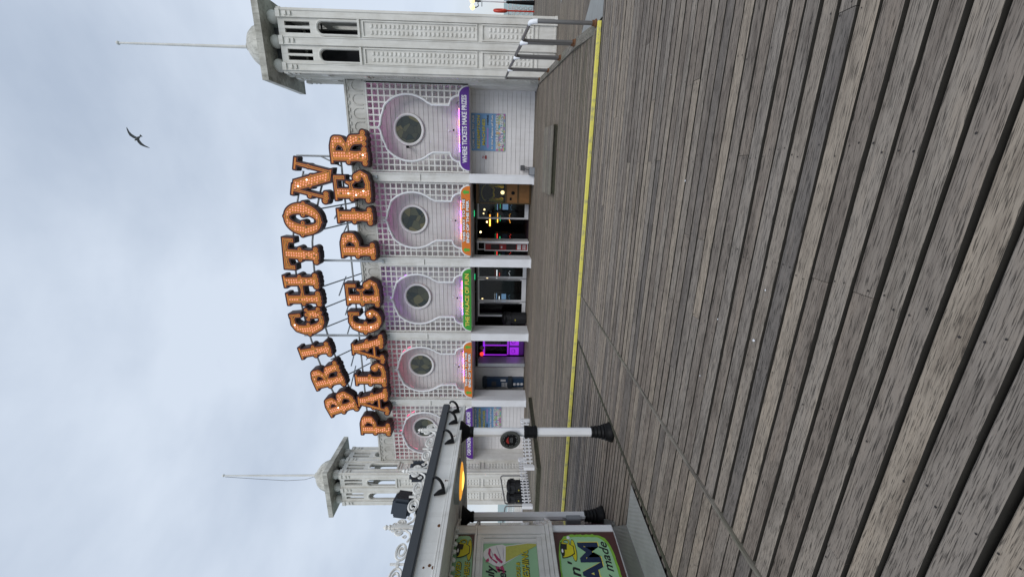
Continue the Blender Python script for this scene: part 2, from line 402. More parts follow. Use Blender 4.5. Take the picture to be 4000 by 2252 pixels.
def plank(mb, x0, x1, y0, y1, zf, th=0.085, ch=0.006, seg=0.33, jit=0.0022):
    n = max(1, int((x1 - x0) / seg)); o = len(mb.v); dz = random.uniform(-0.0025, 0.0025)
    for i in range(n + 1):
        x = x0 + (x1 - x0) * i / n; a = y0 + random.uniform(-jit, jit); b = y1 + random.uniform(-jit, jit); z = zf(x, (a + b) / 2) + dz
        mb.v += [(x, a, z - th), (x, a, z - ch * .4), (x, a + ch * .7, z), (x, b - ch, z), (x, b, z - ch), (x, b, z - th)]
    for i in range(n):
        for j in range(5):
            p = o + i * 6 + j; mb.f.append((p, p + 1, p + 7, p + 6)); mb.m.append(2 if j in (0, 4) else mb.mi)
    mb.f.append(tuple(o + j for j in range(6))); mb.f.append(tuple(o + n * 6 + j for j in reversed(range(6)))); mb.m += [mb.mi] * 2
def nail(mb, x, y, z):
    r_ = random.uniform(0.0038, 0.0054)
    mb.add([(x + r_ * math.cos(k * math.pi / 3), y + r_ * math.sin(k * math.pi / 3), z) for k in range(6)], [tuple(range(6))])
def planks(mb, xr, y0, y1, pitch, zf, gap=0.018, joist=0.62, nails_to=-99, lens=(2.4, 6.2), xoff=0.13):
    y = y0
    while y < y1 - 0.02:
        ye = min(y + pitch - gap * random.uniform(0.7, 1.3), y1)
        xa, xb = xr(y) if callable(xr) else xr
        x = xa
        while x < xb - 0.01:
            first = x == xa
            k = math.ceil((x + random.uniform(*lens) - (random.uniform(0, 3.0) if first else 0) - xoff) / joist)
            xe = max(k * joist + xoff, x + 0.6)
            if xe > xb - 0.7: xe = xb
            plank(mb, x + (0 if first else 0.0015), xe - (0.0015 if xe < xb else 0), y, ye, zf)
            x = xe
        if y < nails_to:
            mb.mi = 1; kk = math.ceil((xa - xoff) / joist)
            while kk * joist + xoff < xb:
                for fy in (0.24, 0.76):
                    if random.random() < 0.7:
                        nx = kk * joist + xoff + random.choice((-1, 1)) * random.uniform(0.012, 0.03); ny = y + (ye - y) * fy + random.uniform(-.008, .008)
                        nail(mb, nx, ny, zf(nx, ny) + 0.0038)
                kk += 1
            mb.mi = 0
        y += pitch
Z0 = lambda x, y: 0.0
ZF = lambda x, y: 0.062 + 0.068 * min(1.0, max(0.0, (y - 7.2) / 2.0))
near = MB(); planks(near, (-2.30, 11.0), -1.0, 7.16, 0.120, Z0, gap=0.0192, nails_to=5.6)
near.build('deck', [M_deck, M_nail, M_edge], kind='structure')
mid = MB(); planks(mid, lambda y: (-3.497 + (y - 2.5) * 0.055, -2.335), -1.0, 7.16, 0.120, lambda x, y: 0.0, gap=0.010, nails_to=4.5, lens=(1.4, 2.0))
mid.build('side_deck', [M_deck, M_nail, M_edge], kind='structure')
far = MB(); planks(far, lambda y: (-22.0, 2.25 + (y - 7.2) * 0.1155 if y < 16.9 else 3.3), 7.21, 21.2, 0.120, ZF, gap=0.007, lens=(3, 6))
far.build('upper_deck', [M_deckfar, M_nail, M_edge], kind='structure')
kd = MB(); planks(kd, lambda y: (-22.0, -3.545 + (y - 2.5) * 0.055), -1.0, 7.14, 0.112, lambda x, y: -0.012, gap=0.026)
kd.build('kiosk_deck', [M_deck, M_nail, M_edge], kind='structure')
def zr(x, y): return -0.03 if y < 7.4 else (-0.03 - 0.45 * min(1, (y - 7.4) / 9.0))
rd = MB(); planks(rd, lambda y: (2.34 + (y - 7.2) * 0.1155 if y < 17 else 3.5, 13.5), 7.26, 31.9, 0.125, zr, gap=0.007, lens=(3, 6))
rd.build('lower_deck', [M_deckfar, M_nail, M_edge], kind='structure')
un = MB()
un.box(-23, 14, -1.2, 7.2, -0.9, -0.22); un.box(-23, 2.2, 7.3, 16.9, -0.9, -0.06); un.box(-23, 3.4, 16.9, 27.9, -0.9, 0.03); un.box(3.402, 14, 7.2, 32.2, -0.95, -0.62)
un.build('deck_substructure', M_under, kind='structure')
sm = MB(); sm.bbox(-2.333, -2.303, -1, 7.15, -0.05, 0.016, 0.004); sm.build('seam_batten', M_timber, kind='structure')
be = MB(); be.obox((-3.475, 3.1), (0.055, 0.9985), (-0.9985, 0.055), 4.05, 0.022, -0.06, 0.012); be.build('deck_edge_board', M_darkwood, kind='structure')
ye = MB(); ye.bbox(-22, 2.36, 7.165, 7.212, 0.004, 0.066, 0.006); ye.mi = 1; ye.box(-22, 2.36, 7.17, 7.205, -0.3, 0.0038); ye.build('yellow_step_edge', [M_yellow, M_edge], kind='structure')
# sloping timber kerb under the handrails and the chequer plates beside it
kb = MB(); kl = lambda y: 2.28 + (y - 7.2) * .1155
KP = [(7.17, .05), (8.6, .165), (16.95, .175)]
for (ya, za), (yb, zb) in zip(KP[:-1], KP[1:]):
    v8 = [(kl(y) + s * .085, y, z) for y, zt in ((ya, za), (yb, zb)) for z in (-.6, zt) for s in (-1, 1)]
    kb.add(v8, [(0, 1, 3, 2), (4, 6, 7, 5), (0, 4, 5, 1), (2, 3, 7, 6), (0, 2, 6, 4), (1, 5, 7, 3)])
kb.build('timber_kerb', M_timber, kind='structure')
pl = MB(); pl.add([(2.40, 7.13, 0.006), (3.6, 7.13, 0.006), (3.3, 8.1, -0.05), (2.80, 10.0, -0.13)], [(0, 1, 2, 3)])
pl.add([(5.7, 15.2, -0.41), (8.2, 15.2, -0.41), (8.2, 15.9, -0.43), (5.7, 15.9, -0.43)], [(0, 1, 2, 3)])
pl.build('ramp_plate', M_plate, kind='structure')
kp = MB(); kp.add([(-4.13, 3.62, 0.012), (-3.535, 3.65, 0.012), (-3.60, 2.5, 0.012), (-3.80, -0.9, 0.012), (-4.13, -0.9, 0.012)], [(0, 1, 2, 3, 4)]); kp.build('kiosk_ramp_plate', M_plate, kind='structure')
# gull droppings and litter specks on the boards
dr = MB()
for i in range(9):
    x, y = random.uniform(-2.2, 2.6), random.uniform(1.4, 6.5); r_ = random.uniform(0.004, 0.013)
    n = 9; dr.add([(x + r_ * random.uniform(.5, 1.2) * math.cos(k * 2 * math.pi / n), y + r_ * random.uniform(.5, 1.2) * math.sin(k * 2 * math.pi / n), 0.0042) for k in range(n)], [tuple(range(n))])
dr.build('gull_droppings', M_paperw, kind='stuff')

# ------------------------------------------------------------------ the arcade building
YF = 18.0
PIL = [-0.36, -4.20, -8.03, -11.86]
BAYS = [(-13.85, 1.74), (-9.945, 1.67), (-6.115, 1.67), (-2.28, 1.67), (1.66, 1.76)]   # centre, half width
bld = thing('arcade_building', 'white weatherboarded pier arcade with five keyhole bays and lattice screens', 'building', (-6.1, 18.0, 0.13))

def boards(mb, x0, x1, y, z0, z1, pitch=0.205, t=0.016):
    z = z0
    while z < z1 - 0.01:
        ze = min(z + pitch, z1)
        vs = [(x0, y - t, z + 0.006), (x1, y - t, z + 0.006), (x1, y, ze), (x0, y, ze), (x0, y + 0.01, z), (x1, y + 0.01, z)]
        mb.add(vs, [(0, 1, 2, 3), (4, 5, 1, 0)]); z = ze
wall = MB()
uw = MB(); boards(uw, -15.7, 3.5, 18.5, 3.0, 7.4); uw.build('upper_wall', M_mauve, bld)
boards(wall, -15.7, -12.0, 18.85, 0.13, 3.05); wall.build('wall', M_board, bld); wall = MB(); boards(wall, -0.2, 3.5, 18.85, 0.13, 3.05)
wall.build('wall', M_board, bld)
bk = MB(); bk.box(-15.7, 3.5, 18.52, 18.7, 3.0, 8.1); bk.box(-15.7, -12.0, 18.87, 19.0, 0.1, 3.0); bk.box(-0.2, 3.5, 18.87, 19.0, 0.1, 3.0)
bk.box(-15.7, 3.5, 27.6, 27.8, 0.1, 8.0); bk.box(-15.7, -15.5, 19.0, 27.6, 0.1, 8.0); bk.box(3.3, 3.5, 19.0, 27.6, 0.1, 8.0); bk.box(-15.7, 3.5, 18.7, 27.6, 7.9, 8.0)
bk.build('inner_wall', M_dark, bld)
cl = MB(); cl.box(-15.6, 3.42, 18.05, 18.9, 2.985, 3.03); cl.box(-13.4, -0.2, 18.9, 20.4, 2.99, 3.04); cl.box(-15.6, 3.42, 18.05, 18.5, 7.36, 7.42)
cl.build('soffit', M_board, bld)
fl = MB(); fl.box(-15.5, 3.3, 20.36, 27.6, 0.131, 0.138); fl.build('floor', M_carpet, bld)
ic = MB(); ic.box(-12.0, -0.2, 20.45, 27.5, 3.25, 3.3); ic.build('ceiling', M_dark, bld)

# frieze with blind arches, dentils and capping
fz = MB(); fz.box(-15.62, 3.46, 17.97, 18.5, 7.42, 8.12); fz.box(-15.64, 3.48, 17.92, 18.52, 8.12, 8.2); fz.box(-15.62, 3.46, 17.945, 18.0, 7.36, 7.44)
x = -15.45
while x < 3.4:
    p = [(x - 0.2, 17.965, 7.47), (x - 0.2, 17.965, 7.70)] + [(x + 0.2 * math.cos(R(180 - i * 18)), 17.965, 7.70 + 0.2 * math.sin(R(180 - i * 18))) for i in range(1, 10)] + [(x + 0.2, 17.965, 7.70), (x + 0.2, 17.965, 7.47)]
    fz.tube(p, 0.026, 6)
    fz.box(x - 0.2, x - 0.07, 17.935, 17.98, 8.03, 8.085); fz.box(x + 0.07, x + 0.2, 17.935, 17.98, 8.03, 8.085)
    x += 0.535
fz.build('frieze', M_frieze, bld)
rf = MB()
rf.add([(-15.7, 18.7, 8.0), (3.5, 18.7, 8.0), (3.5, 27.8, 8.0), (-15.7, 27.8, 8.0), (-9.5, 22.5, 9.92), (-4.6, 22.5, 9.92)], [(0, 1, 5, 4), (1, 2, 5), (2, 3, 4, 5), (3, 0, 4)])
rf.build('roof', M_slate, bld)

# pilasters
for px in PIL:
    u = MB(); u.box(px - 0.19, px + 0.19, 17.87, 18.25, 3.03, 7.36)
    for s in (-1, 1): u.box(px + s * 0.165 - 0.03, px + s * 0.165 + 0.03, 17.84, 17.9, 3.03, 7.34)
    u.box(px - 0.2, px + 0.2, 17.83, 17.9, 5.2, 5.215)
    u.build('upper_pilaster', M_white, bld)
    l = MB(); l.bbox(px - 0.2, px + 0.2, 17.80, 18.2, 0.10, 3.02, 0.012)
    for s in (-1, 1): l.box(px + s * 0.17 - 0.02, px + s * 0.17 + 0.02, 17.785, 17.82, 0.12, 3.0)
    l.box(px - 0.215, px + 0.215, 17.782, 18.2, 0.13, 0.20)
    if px > -11: l.bbox(px - 0.15, px + 0.17, 18.2, 18.55, 0.10, 2.98, 0.01); l.bbox(px - 0.13, px + 0.13, 18.55, 19.05, 0.10, 2.98, 0.01)
    else: l.bbox(px - 0.14, px + 0.15, 18.2, 18.9, 0.10, 2.98, 0.01)
    l.build('column', M_clean, bld)
ep = MB(); ep.box(3.4, 3.52, 17.95, 18.9, 0.1, 7.4); ep.build('end_post', M_white, bld); ep = MB(); ep.box(-15.72, -15.6, 17.95, 18.9, 0.1, 7.4); ep.build('end_post', M_white, bld)

def keyhole(hw):
    """right half outline of the opening, tip first"""
    k = hw / 1.72
    c = [(0.0, 6.97), (0.035, 6.88), (0.12, 6.83), (0.30, 6.79), (0.48, 6.74), (0.66, 6.66)]
    c += arc(0, 5.6, 1.31, 50, -38, 22)
    c += [(0.93, 4.58), (0.93, 3.86), (0.955, 3.84)]
    c += arc(0.955, 3.43, 0.345, 90, 0, 8, 0.41)[1:] + arc(1.31, 3.04, 0.34, 90, 0, 8, 0.40)
    return [(x * k, z) for x, z in c]
def inside(poly, x, z):
    r_ = False; n = len(poly); j = n - 1
    for i in range(n):
        if (poly[i][1] > z) != (poly[j][1] > z) and x < (poly[j][0] - poly[i][0]) * (z - poly[i][1]) / (poly[j][1] - poly[i][1]) + poly[i][0]: r_ = not r_
        j = i
    return r_
def runs(f, a, b, st=0.012):
    o = []; s = None; n = int((b - a) / st)
    for i in range(n + 1):
        t = a + (b - a) * i / n
        if not f(t):
            if s is None: s = t
        elif s is not None: o.append((s, t)); s = None
    if s is not None: o.append((s, b))
    return [q for q in o if q[1] - q[0] > 0.03]
LEDTOP = [M_ledr, M_ledr, M_ledv, M_ledm, M_ledm]
for bi, (cx, hw) in enumerate(BAYS):
    half = keyhole(hw); poly = half + [(-x, z) for x, z in reversed(half)] 
    lat = MB(); B = 0.029
    nx = round(2 * hw / 0.255); nzr = 17
    for i in range(1, nx):
        x = -hw + 2 * hw * i / nx
        for a, b in runs(lambda t: inside(poly, x, t), 3.05, 7.33): lat.box(cx + x - B, cx + x + B, 17.96, 18.0, a, b)
    for i in range(1, nzr):
        z = 3.04 + (7.33 - 3.04) * i / nzr
        for a, b in runs(lambda t: inside(poly, t, z), -hw, hw): lat.box(cx + a, cx + b, 17.966, 18.012, z - B, z + B)
    for s in (-1, 1): lat.box(cx + s * hw - 0.035, cx + s * hw + 0.035, 17.95, 18.03, 3.03, 7.36); lat.box(cx + s * 0.035 - 0.02, cx + s * 0.035 + 0.02, 17.95, 18.0, 6.95, 7.34)
    lat.box(cx - hw, cx + hw, 17.948, 18.03, 7.29, 7.358)
    lo = lat.build('lattice_screen', M_white, bld)
    tr = MB(); ring = [(cx + x, 17.955, z) for x, z in half] ; left = [(cx - x, 17.955, z) for x, z in half]
    tr.tube(left[::-1] + ring[1:], 0.047, 8); tr.build('keyhole_trim', M_clean, lo)
    ol = left[::-1] + ring[1:]; rv = MB(); rv.add([(x, yy, z) for x, _, z in ol for yy in (17.96, 18.17)], [(2 * k, 2 * k + 1, 2 * k + 3, 2 * k + 2) for k in range(len(ol) - 1)])
    rv.build('keyhole_reveal', M_board, lo)
    wn_ = MB(); wn_.lathe((cx, 18.485, 5.72), [(0.69, 0.0), (0.69, 0.05), (0.66, 0.085), (0.60, 0.085), (0.565, 0.05), (0.565, 0.0)], 40, 'y')
    wf = wn_.build('round_window', M_board, bld, smooth=True)
    g = MB(); g.lathe((cx, 18.47, 5.72), [(0.57, 0.0), (0.57, 0.02)], 40, 'y'); g.build('pane', M_stained, wf)
    # lit strips: along the top behind the lattice and along the sign's upper edge
    ls = thing('light_strip', ['pink led strip behind the lattice of the bay half hidden by the kiosk roof', 'pink led strip behind the lattice above the cash machine bay', 'violet led strip behind the lattice above the green sign', 'magenta led strip behind the lattice of the orange sign bay next to the fortune cabinet', 'magenta led strip behind the lattice beside the big white tower'][bi], 'light strip', (cx, 18.2, 7.2), 'led strips behind the lattice tops')
    t = MB(); t.box(cx - hw + 0.1, cx + hw - 0.1, 18.035, 18.055, 7.335, 7.352); t.build('led_tube', LEDTOP[bi], ls)
    at = [(cx + x * 1.01, 18.20, z + .035) for x, z in ([(-x, z) for x, z in half[:14]][::-1] + half[1:14])]; t = MB(); t.tube(at, .008, 5); t.build('led_tube', LEDTOP[bi], ls)
    t = MB(); t.box(cx - hw + 0.08, cx + hw - 0.08, 18.032, 18.075, 7.354, 7.359); t.build('mount', M_board, ls)
# led rows on top of the signs
for bi, (cx, hw) in enumerate(BAYS):
    ls = thing('sign_light_string', ['purple and orange led string above the cash machine sign', 'purple and orange led string on the orange sign over the cash machine', 'purple and orange led string on the green sign', 'purple and orange led string on the orange sign beside the fortune cabinet', 'purple and orange led string on the purple tickets sign'][bi], 'light string', (cx, 17.98, 3.46), 'led strings on top of the signs')
    n = 26
    for i in range(n):
        x = cx - 0.9 + 1.8 * (i + 0.5) / n; pk = (i // 5) % 2 == (bi % 2)
        q = MB(); q.box(x - 0.016, x + 0.016, 18.28, 18.30, 3.455, 3.48); q.build('purple_led' if pk else 'orange_led', M_ledp if pk else M_ledo, ls)
    cb = MB(); cb.tube([(cx - 1.0, 17.99, 3.42), (cx - 0.9, 18.29, 3.44), (cx + 0.9, 18.29, 3.44), (cx + 1.0, 17.97, 3.52), (cx + 1.08, 17.95, 3.5), (cx + 1.1, 17.93, 3.42)], 0.012, 5); cb.build('cable', M_black, ls)
    sp_ = thing('spotlight', ['small wall spotlight over the cash machine sign', 'small wall spotlight over the orange sign above the cash machine', 'small wall spotlight over the green sign', 'small wall spotlight over the orange sign beside the fortune cabinet', 'small wall spotlight over the purple tickets sign'][bi], 'spotlight', (cx, 18.4, 3.75), 'small spotlights above the signs')
    q = MB(); q.lathe((cx, 18.48, 3.95), [(0.05, 0.0), (0.05, 0.03), (0.02, 0.04)], 10, 'y'); q.tube([(cx, 18.46, 3.93), (cx + 0.01, 18.36, 3.85), (cx, 18.33, 3.75)], 0.012, 5); q.build('arm', M_board, sp_)
    q = MB(); q.lathe((cx, 18.33, 3.72), [(0.03, 0.0), (0.045, 0.08)], 10, 'y'); q.build('lamp_head', M_black, sp_)

# fascia signs
def sign(bi, m, lines, label, arrows=False, tm=M_textw, tshadow=M_textk):
    cx, hw = BAYS[bi]; k = hw / 1.72
    o = [(-1.64 * k, 3.005)] + [(cx_, z) for cx_, z in [(-x, z) for x, z in arc(1.31 * k, 3.03, 0.33 * k, 0, 90, 8, 0.385)]] + [(x, z) for x, z in arc(1.31 * k, 3.03, 0.33 * k, 90, 0, 8, 0.385)] + [(1.64 * k, 3.005)]
    t = thing('fascia_sign', label, 'sign', (cx, 17.9, 3.0), 'curved signs over the bays')
    b = MB(); shape(b, [[(cx + x, z) for x, z in o]], 0.04, XZ(17.94)); b.build('panel', m, t)
    e = MB(); pts = [(cx + x, 17.915, z) for x, z in o]; e.tube(pts, 0.014, 6); e.build('border', M_white, t)
    s1, s2 = MB(), MB()
    for (s, z, h, wd, dx) in lines:
        text(s1, s, cx + dx + 0.012, z - 0.012, h, XZ(17.899), bold=0.014, width=wd + 0.025)
        text(s2, s, cx + dx, z, h, XZ(17.895), bold=0.007, width=wd)
    if tshadow: s1.build('letter_shadow', tshadow, t)
    s2.build('lettering', tm, t)
    if arrows:
        for sx_ in (-1, 1):
            q = MB(); x = sx_ * 1.36 * k
            shape(q, [[(cx + x - 0.06, 3.05), (cx + x + 0.06, 3.05), (cx + x + 0.06, 3.22), (cx + x + 0.12, 3.22), (cx + x, 3.36), (cx + x - 0.12, 3.22), (cx + x - 0.06, 3.22)]], 0.004, XZ(17.898)); q.build('arrow', M_arrow, t)
sign(4, M_purple, [('WHERE TICKETS MAKE PRIZES', 3.215, 0.20, 2.72, 0.0)], 'purple sign reading WHERE TICKETS MAKE PRIZES', tshadow=None)
sign(3, M_orange, [('THIS WAY TO THE', 3.305, 0.115, 1.95, 0.03), ('END OF THE PIER', 3.125, 0.115, 1.95, -0.02)], 'orange THIS WAY TO THE END OF THE PIER sign right of the green sign', True)
sign(2, M_green, [('THE PALACE OF FUN', 3.20, 0.19, 2.72, 0.0)], 'green sign reading THE PALACE OF FUN', tm=M_texty)
sign(1, M_orange, [('THIS WAY TO THE', 3.305, 0.115, 1.95, 0.03), ('END OF THE PIER', 3.125, 0.115, 1.95, -0.02)], 'orange THIS WAY TO THE END OF THE PIER sign above the cash machine', True)
sign(0, M_purple, [('CASH MACHINE SEASIDE ARCADE', 3.215, 0.19, 2.8, 0.0)], 'purple cash machine and arcade sign behind the kiosk post', tshadow=None)

# posters on the end walls
def poster(cx, z0, z1, wd, flip, label):
    t = thing('poster', label, 'poster', (cx, 18.8, z0), 'redemption machine posters'); x0, x1 = cx - wd / 2, cx + wd / 2; y = 18.80
    b = MB(); b.box(x0, x1, y, y + 0.02, z0, z1); b.build('panel', M_pblue, t)
    b = MB(); b.box(x0 + 0.01, x1 - 0.01, y - 0.003, y, z0 + 0.01, z0 + 0.27 * (z1 - z0)); b.build('party_print', M_party, t)
    H = z1 - z0
    a, k, wh = MB(), MB(), MB()
    for s, f, h, ww, mb in [('COME AND TRY OUR', .93, .085, .9, wh), ('REDEMPTION', .78, .125, .88, a), ('MACHINES', .63, .125, .70, a), ('In the Palace of Fun', .385, .085, .9, wh), ('WHERE TICKETS', .24, .12, .92, wh), ('MEAN PRIZES!', .10, .12, .85, wh)]:
        text(k, s, cx + 0.006, z0 + f * H - 0.006, h, XZ(y - 0.005), bold=0.009, width=ww * wd + 0.02); text(mb, s, cx, z0 + f * H, h, XZ(y - 0.009), bold=0.003, width=ww * wd)
    text(k, 'HERE' if not flip else 'HERE', cx + (-0.33 if flip else 0.33) * wd, z0 + .51 * H, 0.075, XZ(y - 0.005), bold=0.004, width=0.26 * wd)
    k.build('letter_shadow', M_textk, t); a.build('yellow_lettering', M_texty, t); wh.build('white_lettering', M_textw, t)
    s_ = -1 if not flip else 1; q = MB(); c0 = cx + s_ * 0.15 * wd
    shape(q, [[(c0 + s_ * px_, z0 + .51 * H + pz) for px_, pz in [(-.42, .03), (.30, .03), (.30, .075), (.47, 0), (.30, -.075), (.30, -.03), (-.42, -.03)]]], 0.004, XZ(y - 0.004)); q.build('arrow', M_plilac, t)
poster(1.65, 1.45, 3.0, 1.58, False, 'blue redemption machines poster on the wall next to the big white tower')
poster(-13.55, 1.45, 3.0, 1.58, True, 'blue redemption machines poster partly hidden by the kiosk post')
t = thing('no_smoking_sign', 'small red and white no smoking sign on the white boards', 'sign', (0.58, 18.8, 2.3))
q = MB(); q.box(0.50, 0.66, 18.805, 18.82, 2.28, 2.52); q.build('panel', M_paperw, t)
q = MB(); q.box(0.505, 0.655, 18.80, 18.805, 2.285, 2.37); q.build('red_band', M_pred, t)
q = MB(); q.tube([(0.58 + .05 * math.cos(a * .5236), 18.80, 2.445 + .05 * math.sin(a * .5236)) for a in range(12)], 0.009, 5, closed=True); q.tube([(0.545, 18.80, 2.48), (0.615, 18.80, 2.41)], 0.009, 5); q.build('symbol', M_pred, t)
# ------------------------------------------------------------------ doors and the dark arcade behind them
YD = 20.3
def pane(mb, x0, x1, z0, z1, y=YD + 0.02): mb.box(x0, x1, y, y + 0.012, z0, z1)
def frame(mb, x0, x1, z0, z1, wd=0.06, y0=YD - 0.02, y1=YD + 0.07, bot=None):
    bot = wd if bot is None else bot
    mb.box(x0, x0 + wd, y0, y1, z0, z1); mb.box(x1 - wd, x1, y0, y1, z0, z1)
    mb.box(x0 + wd, x1 - wd, y0 + .003, y1 - .003, z1 - wd, z1); mb.box(x0 + wd, x1 - wd, y0 + .003, y1 - .003, z0, z0 + bot)
for i in (1, 2, 3):
    x0, x1 = PIL[4 - i] - 0.45 if i > 1 else -11.1, PIL[3 - i] - 0.14
    tb = MB(); tb.box(x0, x1, YD - 0.03, YD + 0.08, 2.82, 2.90); tb.box(x0, x1, YD - 0.03, YD + 0.08, 3.24, 3.32)
    for k in range(5): xx = x0 + (x1 - x0) * k / 4; tb.box(xx - 0.02, xx + 0.02, YD - 0.028, YD + 0.078, 2.9, 3.24)
    o = tb.build('transom', M_boxd, bld); g = MB(); pane(g, x0, x1, 2.9, 3.24); g.build('pane', M_glass, o)
def door(x0, x1, z1, label=None, m=M_clean, bot=0.2, wd=0.085):
    b = MB(); frame(b, x0, x1, 0.16, z1, wd, bot=bot); o = b.build('door', m, bld)
    g = MB(); pane(g, x0 + wd, x1 - wd, 0.16 + bot, z1 - wd); g.build('pane', M_glass, o)
    h = MB(); h.tube([(x1 - wd / 2, YD - 0.03, 0.5), (x1 - wd / 2, YD - 0.07, 0.55), (x1 - wd / 2, YD - 0.07, z1 - 0.4), (x1 - wd / 2, YD - 0.03, z1 - 0.35)], 0.014, 6); h.build('handle', M_black, o)
# bay with the fortune cabinet
door(-2.42, -1.45, 2.82)
b = MB(); b.box(-3.52, -3.44, YD - 0.9, YD - 0.02, 0.16, 2.80); b.box(-3.62, -3.53, YD - 0.03, YD + 0.07, 0.13, 2.82); b.build('open_door', M_clean, bld)
door(-4.06, -3.63, 2.82, wd=0.05)
# middle bay
door(-5.62, -4.40, 2.82); door(-6.96, -5.66, 2.82, bot=0.24); door(-7.86, -7.0, 2.82)
# cash machine bay
b = MB(); b.box(-11.08, -11.0, YD - 0.03, YD + 0.08, 0.13, 2.85); b.build('door_post', M_clean, bld)
door(-11.1, -10.55, 2.82, wd=0.05)
b = MB(); b.box(-10.56, -10.48, YD - 0.85, YD - 0.02, 0.16, 2.78); b.box(-10.4, -10.36, YD - 0.85, YD - 0.02, 0.16, 2.78); b.box(-10.48, -10.4, YD - 0.85, YD - 0.78, 0.16, 2.78); b.build('open_door', M_steel, bld)
b = MB(); b.bbox(-13.4, -11.0, YD - 0.12, YD + 0.0, 0.13, 3.24, 0.01)
for x0, x1 in ((-13.2, -12.7), (-12.6, -11.95), (-11.85, -11.15)):
    for z0, z1 in ((0.35, 1.2), (1.35, 2.2), (2.35, 3.0)):
        b.box(x0, x1, YD - 0.135, YD - 0.12, z0, z0 + 0.03); b.box(x0, x1, YD - 0.135, YD - 0.12, z1 - 0.03, z1); b.box(x0, x0 + 0.03, YD - 0.1349, YD - 0.12, z0 + .03, z1 - .03); b.box(x1 - 0.03, x1, YD - 0.1349, YD - 0.12, z0 + .03, z1 - .03)
b.build('panelled_wall', M_board, bld)

# exit signs
for x, lab in ((-2.15, 'green emergency exit sign over the door beside the fortune cabinet'), (-5.55, 'green emergency exit sign in the bay of the green sign')):
    t = thing('exit_sign', lab, 'exit sign', (x, YD - 0.06, 2.98), 'emergency exit signs')
    q = MB(); q.box(x - 0.16, x + 0.16, YD - 0.08, YD - 0.04, 2.96, 3.16); q.build('panel', M_exit, t)
    q = MB(); q.box(x + 0.03, x + 0.12, YD - 0.085, YD - 0.08, 3.0, 3.12); q.tube([(x - .1, YD - .083, 3.12), (x - .08, YD - .083, 3.06), (x - .04, YD - .083, 3.0)], 0.012, 5); q.tube([(x - .08, YD - .083, 3.07), (x - .02, YD - .083, 3.05)], 0.01, 5); q.tube([(x - .08, YD - .083, 3.05), (x - .12, YD - .083, 2.99)], 0.01, 5); q.build('running_figure', M_textw, t)

# fortune telling cabinet with draped glass booth
CB = (-1.04, 19.55, 0.13)
t = thing('fortune_cabinet', 'ornate brown fortune telling cabinet with yellow drapes and glowing globe by the door', 'arcade machine', CB)
x0, x1, y0, y1 = -1.56, -0.54, 19.25, 20.1
b = MB(); b.bbox(x0, x1, y0, y1, 0.14, 1.36, 0.02); b.box(x0, x1, y1 - 0.05, y1, 1.36, 2.7); b.box(x0, x1, y0, y1, 2.66, 2.80); b.build('cabinet', M_brass, t)
d_ = MB()
for (a, c) in ((x0, x0 + .06), (x1 - .06, x1)): d_.box(a, c, y0 - 0.03, y0 + 0.03, 0.14, 2.78)
for z in (0.16, 0.74, 1.34, 2.68): d_.box(x0, x1, y0 - 0.035, y0 + 0.02, z, z + 0.07)
for a in (x0, x1 - .05): d_.box(a, a + .05, y1 - 0.05, y1 + .003, 1.36, 2.7)
d_.build('beaded_trim', M_brassd, t)
g = MB(); g.box(x0 + .06, x1 - .06, y0, y0 + .01, 1.41, 2.68); g.box(x0 + .012, x0 + .022, y0 + .04, y1 - .06, 1.41, 2.66); g.build('glass', M_glass, t)
dp = MB()
for s in (-1, 1):
    pts = [((x0 + x1) / 2 + s * 0.36, y0 + .35, 2.2 - i * .09) for i in range(9)]; dp.tube(pts, [0.05 + 0.012 * i + 0.02 * math.sin(i * 2.1) for i in range(9)], 10)
    dp.tube([((x0 + x1) / 2 + s * 0.34, y0 + .35, 2.1), ((x0 + x1) / 2 + s * 0.15, y0 + .3, 1.95), ((x0 + x1) / 2, y0 + .3, 1.98)], [0.07, 0.05, 0.04], 8)
dp.build('drape', M_cloth, t, smooth=True)
gl = MB(); gl.ball((-1.02, y0 + 0.14, 1.53), 0.095); gl.build('globe', M_warm, t, smooth=True)
bd = MB(); bd.box(x0 + .1, x1 - .1, y1 - .3, y1 - .06, 1.38, 2.64); bd.build('backdrop', M_dark, t)
sn = MB(); sn.tube([(-1.04 + .36 * math.cos(R(a)), y0 + .05, 2.35 + .2 * math.sin(R(a))) for a in range(0, 181, 15)], 0.03, 6); sn.build('arched_crest', M_texty, t)
kn = MB(); kn.lathe((-1.03, y0 - 0.0, 1.02), [(0.085, 0.0), (0.085, 0.03), (0.05, 0.045)], 16, 'y'); kn.box(-1.38, -1.25, y0 - 0.02, y0, 1.08, 1.18); kn.build('coin_panel', M_black, t)

# cash machine
t = thing('cash_machine', 'tall navy cash machine against the white panelled wall', 'cash machine', (-11.85, 20.05, 0.13))
b = MB(); b.bbox(-12.14, -11.58, 19.86, 20.17, 0.13, 2.5, 0.04); b.build('body', M_blue, t)
b = MB(); b.bbox(-12.18, -11.54, 19.80, 20.17, 2.28, 2.56, 0.05); b.bbox(-12.16, -11.56, 19.76, 20.17, 0.8, 1.08, 0.03); b.build('hood', M_speaker, t)
s_ = MB(); s_.box(-12.05, -11.75, 19.85, 19.86, 1.75, 2.02); s_.build('screen', M_boxd, t)
kp_ = MB()
for i in range(4):
    for j in range(4): kp_.box(-12.04 + i * .075, -11.99 + i * .075, 19.74, 19.765, 1.12 + j * .085, 1.17 + j * .085)
kp_.box(-11.74, -11.62, 19.845, 19.86, 1.2, 1.5); kp_.box(-12.0, -11.85, 19.845, 19.86, .62, .76); kp_.lathe((-11.92, 19.86, 0.47), [(0.085, 0), (0.085, 0.01)], 14, 'y'); kp_.lathe((-11.92, 19.86, 0.26), [(0.085, 0), (0.085, 0.01)], 14, 'y')
